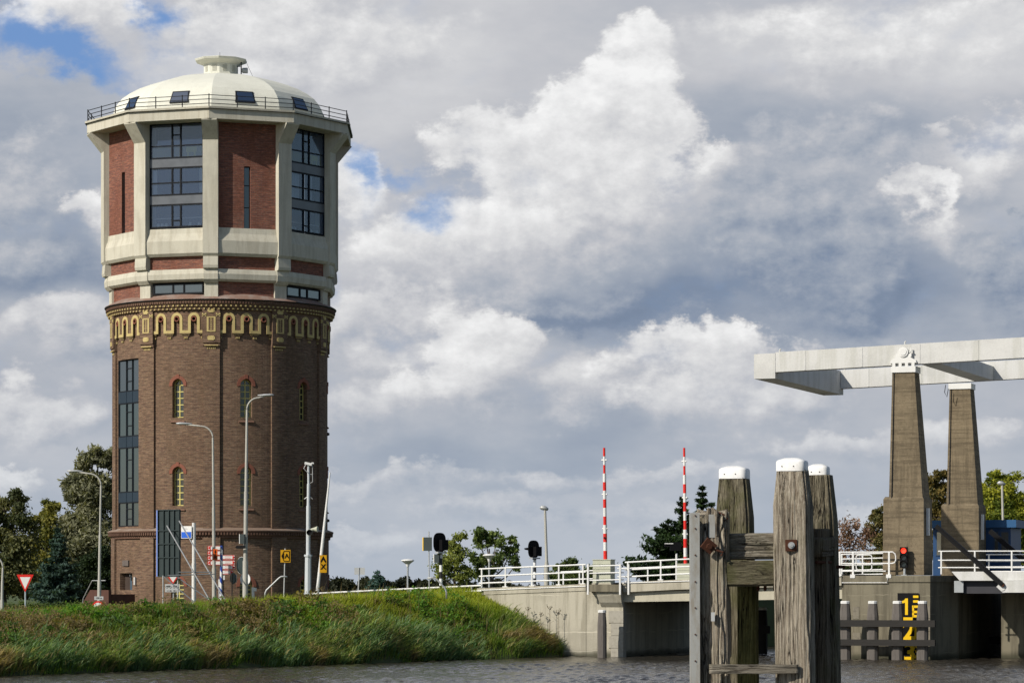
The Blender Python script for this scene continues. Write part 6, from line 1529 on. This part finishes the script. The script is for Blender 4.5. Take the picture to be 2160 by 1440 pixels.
# grass, weeds and reeds on the bank
def blades(pos, h, lean, wd, cols, r_):
    n = len(pos); a = r_.uniform(0, 6.283, n); side = np.stack([np.cos(a), np.sin(a), np.zeros(n)], 1) * wd[:, None] / 2
    up = np.array([0, 0, 1.]); m1 = pos + up * (h * .55)[:, None] + lean * (h * .28)[:, None]; tp = pos + up * (h * .92)[:, None] + lean * (h * .85)[:, None]
    V = np.stack([pos - side, pos + side, m1 + side * .8, m1 - side * .8, tp], 1).reshape(-1, 3); i = np.arange(n) * 5
    q = np.stack([i, i + 1, i + 2, i + 3], 1); t_ = np.stack([i + 3, i + 2, i + 4], 1)
    return V, q, t_, np.repeat(cols, 5, 0)
class Blades:
    def __init__(s): s.V = []; s.q = []; s.t = []; s.T = []; s.n = 0
    def add(s, V, q, t_, T): s.V.append(V); s.q.append(q + s.n); s.t.append(t_ + s.n); s.T.append(T); s.n += len(V)
    def build(s, name): return np_mesh(name, np.concatenate(s.V), [np.concatenate(s.q), np.concatenate(s.t)], np.concatenate(s.T), GRASSM)
def patch(x, y, sc, seed):
    return vnoise(x * sc, y * sc, seed, 4)
def wall_cut(x, y): # keep plants in front of the abutment wall
    rx, ry = x - BX, y - BY; u = rx * cu_ + ry * su_; v = -rx * su_ + ry * cu_
    return ~((u > uL - .1) & (v > -.04))
def grass():
    r_ = np.random.default_rng(11); B = Blades()
    def scatter(n, s0, s1, d0, d1, hfun, cfun, wd, leanx, leansd):
        s = r_.uniform(s0, s1, n); d = r_.uniform(d0, d1, n); xy = S0 + s[:, None] * tv + d[:, None] * nv; x, y = xy[:, 0], xy[:, 1]
        ok = wall_cut(x, y); s, d, x, y = s[ok], d[ok], x[ok], y[ok]; z = gz(x, y) - .03; h = hfun(s, d, x, y); c = cfun(s, d, x, y); k = h > .02
        n = k.sum(); ln = np.stack([r_.normal(leanx, leansd, n), r_.normal(0, leansd, n), np.zeros(n)], 1)
        B.add(*blades(np.stack([x, y, z], 1)[k], h[k], ln, wd * r_.uniform(.6, 1.3, n), c[k], r_))
    def colgrass(s, d, x, y):
        p = patch(x, y, .9, 3)[:, None]; r = r_.uniform(0, 1, (len(x), 1)); g = np.array([.11, .22, .026]); yl = np.array([.36, .40, .045]); br = np.array([.25, .19, .07])
        right = np.clip((s - 14) / 10, 0, 1)[:, None]; up = np.clip((d - 1.6) / 1.8, 0, 1)[:, None]
        k = np.clip(right * .75 * up + r * .3, 0, 1); c = g * (1 - k) + yl * k
        bm = np.clip(p * 1.5 + .05 - up * .5 * right, 0, .85) * (r > .35); return c * (1 - bm) + br * bm
    scatter(85000, -6, 41, .4, 6.0, lambda s, d, x, y: .30 * np.clip(1 + .75 * patch(x, y, 2.3, 8), .35, 2.2) * r_.uniform(.4, 1.6, len(s)), colgrass, .032, .25, .3)
    scatter(14000, -30, 75, 5.5, 16, lambda s, d, x, y: .28 * r_.uniform(.5, 1.3, len(s)), colgrass, .035, .2, .25)
    scatter(9000, -6, 40.5, -.35, 1.1, lambda s, d, x, y: np.where(gz(x, y) > -.12, .40, 0) * r_.uniform(.4, 1.3, len(s)), colgrass, .026, .3, .35)
    # dry weeds and tall herbs on the left and middle of the slope
    def colweed(s, d, x, y):
        p = patch(x, y, 1.2, 17)[:, None]; r = r_.uniform(0, 1, (len(x), 1)); a = np.array([.10, .175, .03]); b = np.array([.30, .21, .095]); c3 = np.array([.27, .26, .055])
        k = np.clip(.40 + p * 1.0, 0, 1) * (r > .35); return a * (1 - k) + np.where(r > .68, b, c3) * k
    scatter(30000, -6, 36, .9, 4.2, lambda s, d, x, y: (.68 - .40 * np.clip((s - 20) / 12, 0, 1)) * np.clip(.60 + .75 * patch(x, y, 1.1, 21), .05, 1.6) * r_.uniform(.4, 1.25, len(s)) * (1 - .5 * np.clip((d - 3) / 1.2, 0, 1)), colweed, .03, .15, .32)
    o = B.build('bank_grass'); tag(o, kind='stuff')
    # reeds at the water's edge
    B = Blades()
    n = 30000; s = r_.uniform(-6, 40.6, n); d = r_.gamma(2., .42, n) - .25; xy = S0 + s[:, None] * tv + d[:, None] * nv; x, y = xy[:, 0], xy[:, 1]
    ok = wall_cut(x, y) & (d < 2.2); s, d, x, y = s[ok], d[ok], x[ok], y[ok]; n = len(s)
    dens = np.clip(.60 + .75 * patch(x, y, .8, 31) - .25 * np.clip(d - .9, 0, 2), 0, 1); ok = r_.uniform(0, 1, n) < dens; s, d, x, y = s[ok], d[ok], x[ok], y[ok]; n = len(s)
    z = np.maximum(gz(x, y), -.15) - .05; h = .98 * np.clip(.72 + .42 * patch(x, y, 1.0, 35) + .35 * patch(x, y, 2.9, 36), .2, 1.6) * r_.uniform(.5, 1.2, n) * np.interp(s, [-6, 30, 38, 40.6], [1.05, 1, .75, .3])
    r = r_.uniform(0, 1, (n, 1)); p = patch(x, y, 1.0, 37)[:, None]
    c = np.array([.085, .15, .04]) * (1 - r) + np.array([.29, .34, .115]) * r
    c = np.where(p < .05, np.array([.07, .145, .055]) * (1 - r) + np.array([.22, .31, .15]) * r, c)
    dry = ((p > .42) & (d[:, None] < .8)) | (r > .90); c = np.where(dry, np.array([.30, .245, .12]) * (.5 + .7 * r), c)
    ln = np.stack([r_.normal(.42, .26, n), r_.normal(-.05, .22, n), np.zeros(n)], 1)
    B.add(*blades(np.stack([x, y, z], 1), h, ln, .036 * r_.uniform(.5, 1.6, n), c, r_))
    # long ribbon leaves off the stems
    k = r_.integers(0, n, 30000); hh = h[k] * r_.uniform(.35, .95, len(k)); ps = np.stack([x[k], y[k], z[k]], 1) + np.stack([ln[k, 0] * hh * .35, ln[k, 1] * hh * .35, hh], 1)
    l2 = np.stack([r_.normal(1.1, .55, len(k)), r_.normal(0, .5, len(k)), np.zeros(len(k))], 1); B.add(*blades(ps, r_.uniform(.18, .42, len(k)), l2, .038 * r_.uniform(.6, 1.6, len(k)), c[k] * r_.uniform(.75, 1.5, (len(k), 1)), r_))
    tag(B.build('reeds'), kind='stuff')
    # seed heads of dry weeds: small clumps of flecks
    n = 3400; s = r_.uniform(-6, 30, n); d = r_.uniform(1.2, 4.2, n); xy = S0 + s[:, None] * tv + d[:, None] * nv; x, y = xy[:, 0], xy[:, 1]
    k = (patch(x, y, 1.0, 41) + np.interp(s, [-6, 12, 20, 30], [.35, .30, -.05, -.4]) + r_.normal(0, .2, n)) > .2; x, y = x[k], y[k]; n = len(x)
    z = gz(x, y) + r_.uniform(.35, .75, n); cen = np.repeat(np.stack([x, y, z], 1), 12, 0) + r_.normal(size=(n * 12, 3)) * np.array([.075, .075, .055]); r = r_.uniform(0, 1, (len(cen), 1))
    V, f, T = leaves(cen, .055, np.array([.16, .12, .06]) * (1 - r) + np.array([.34, .26, .14]) * r, r_); tag(np_mesh('weed_seed_heads', V, [f], T, GRASSM), kind='stuff')
    B = Blades(); n = 1500; s = r_.uniform(-6, 37, n); d = r_.uniform(.3, 4.4, n); xy = S0 + s[:, None] * tv + d[:, None] * nv; x, y = xy[:, 0], xy[:, 1]; k = wall_cut(x, y) & (patch(x, y, 1.3, 61) > -.1); x, y = x[k], y[k]; n = len(x)
    B.add(*blades(np.stack([x, y, gz(x, y)], 1), r_.uniform(.6, 1.35, n), np.stack([r_.normal(.15, .2, n), r_.normal(0, .2, n), np.zeros(n)], 1), .022 * r_.uniform(.7, 1.4, n), np.array([.20, .15, .08]) * r_.uniform(.4, 1.5, (n, 1)), r_)); tag(B.build('dead_stems'), kind='stuff')
    # leafy herbs
    n = 3000; s = r_.uniform(-6, 36, n); d = r_.uniform(.6, 5.2, n); xy = S0 + s[:, None] * tv + d[:, None] * nv; x, y = xy[:, 0], xy[:, 1]; k = (patch(x, y, .8, 51) > .1) & wall_cut(x, y); x, y = x[k], y[k]; n = len(x)
    z = gz(x, y) + r_.uniform(.05, .4, n); cen = np.repeat(np.stack([x, y, z], 1), 20, 0) + r_.normal(size=(n * 20, 3)) * np.array([.14, .14, .09]); r = r_.uniform(0, 1, (len(cen), 1))
    V, f, T = leaves(cen, .085, np.array([.055, .15, .02]) * (1 - r) + np.array([.17, .32, .045]) * r, r_); tag(np_mesh('bank_herbs', V, [f], T, GRASSM), kind='stuff')
    # low bushes and docks that break the slope up
    cs = []; ct = []
    for k in range(150):
        s = r_.uniform(-6, 36); d = r_.uniform(.7, 4.3); p = S0 + s * tv + d * nv
        if not wall_cut(p[0] + .6, p[1]): continue
        rad = r_.uniform(.22, .60) * (1.0 if s < 26 else .65); n = int(420 * rad); z = gz1(*p)
        q = r_.normal(size=(n, 3)); q /= np.linalg.norm(q, axis=1, keepdims=True); q *= r_.uniform(.3, 1, (n, 1)) ** .5 * (1 + r_.normal(0, .15, (n, 1)))
        cs.append(np.array([p[0], p[1], z + rad * .5]) + q * np.array([rad * 1.2, rad, rad * .85]))
        base = [np.array([.07, .15, .025]), np.array([.15, .19, .035]), np.array([.20, .165, .06]), np.array([.10, .17, .05])][k % 4]; ct.append(base * r_.uniform(.5, 1.5, (n, 1)))
    V, f, T = leaves(np.concatenate(cs), .10, np.concatenate(ct), r_, 0, 2.2); tag(np_mesh('bank_bushes', V, [f], T, GRASSM), kind='stuff')
    # reeds on the far shore under and behind the bridge
    B = Blades(); n = 9000; x = r_.uniform(8, 34, n); y = 190 - .4 + r_.uniform(-.8, 2.5, n); h = r_.uniform(1.2, 2.6, n); r = r_.uniform(0, 1, (n, 1))
    c = np.array([.03, .06, .012]) * (1 - r) + np.array([.10, .13, .035]) * r; B.add(*blades(np.stack([x, y, np.full(n, -.1) + np.clip(y - 189.8, 0, 1.5) * 1.], 1), h, np.stack([r_.normal(.15, .25, n), r_.normal(0, .2, n), np.zeros(n)], 1), .05 * r_.uniform(.7, 1.4, n), c, r_)); tag(B.build('far_reeds'), kind='stuff')
grass()
# dry stalks standing before the abutment wall
def stalk(px, ytop, ybase, v, label):
    x, y = BW(BU(px, v), v); zb = PZ(ybase, y); r_ = np.random.default_rng(int(px)); o = thing('dry_stalk', label, 'dry plant', (x, y, zb), 0, 'dry umbel stalks before the concrete wall'); H = PZ(ytop, y) - zb; m = MB()
    lean = r_.uniform(-.03, .15) * H; m.tube([(0, 0, 0), (lean * .4, 0, H * .5), (lean, 0, H * .92)], [.014, .012, .008], 5); m.build('stem', mat('dry_stem', (.13, .10, .06), .9), o)
    m = MB()
    for k in range(10):
        a = r_.uniform(0, 6.283); rr = r_.uniform(.06, .16); q = (lean + rr * math.cos(a), rr * math.sin(a), H * r_.uniform(.92, 1.02)); m.tube([(lean, 0, H * .88), q], .005, 4); m.lathe([(.0, q[2] - .02), (.035, q[2]), (0, q[2] + .02)], 6, c=(q[0], q[1]))
    for k in range(5): z = H * r_.uniform(.3, .85); m.tube([(lean * z / H, 0, z), (lean * z / H + r_.normal(0, .12), r_.normal(0, .08), z + .12)], .005, 4)
    m.build('seed_head', mat('dry_umbel', (.11, .085, .05), .9, .3, 8), o)
for px, yt, yb, lb in ((1092, 1283, 1335, 'dry stalk highest up beside the sloping grass edge'), (1110, 1280, 1345, 'dry stalk second from the grass edge on the wall'), (1142, 1292, 1362, 'bare dry stalk nearest the middle of the wall'), (1160, 1276, 1365, 'tallest dry umbel stalk before the concrete wall'), (1177, 1284, 1372, 'rightmost dry umbel stalk before the concrete wall')): stalk(px, yt, yb, -.35, lb)
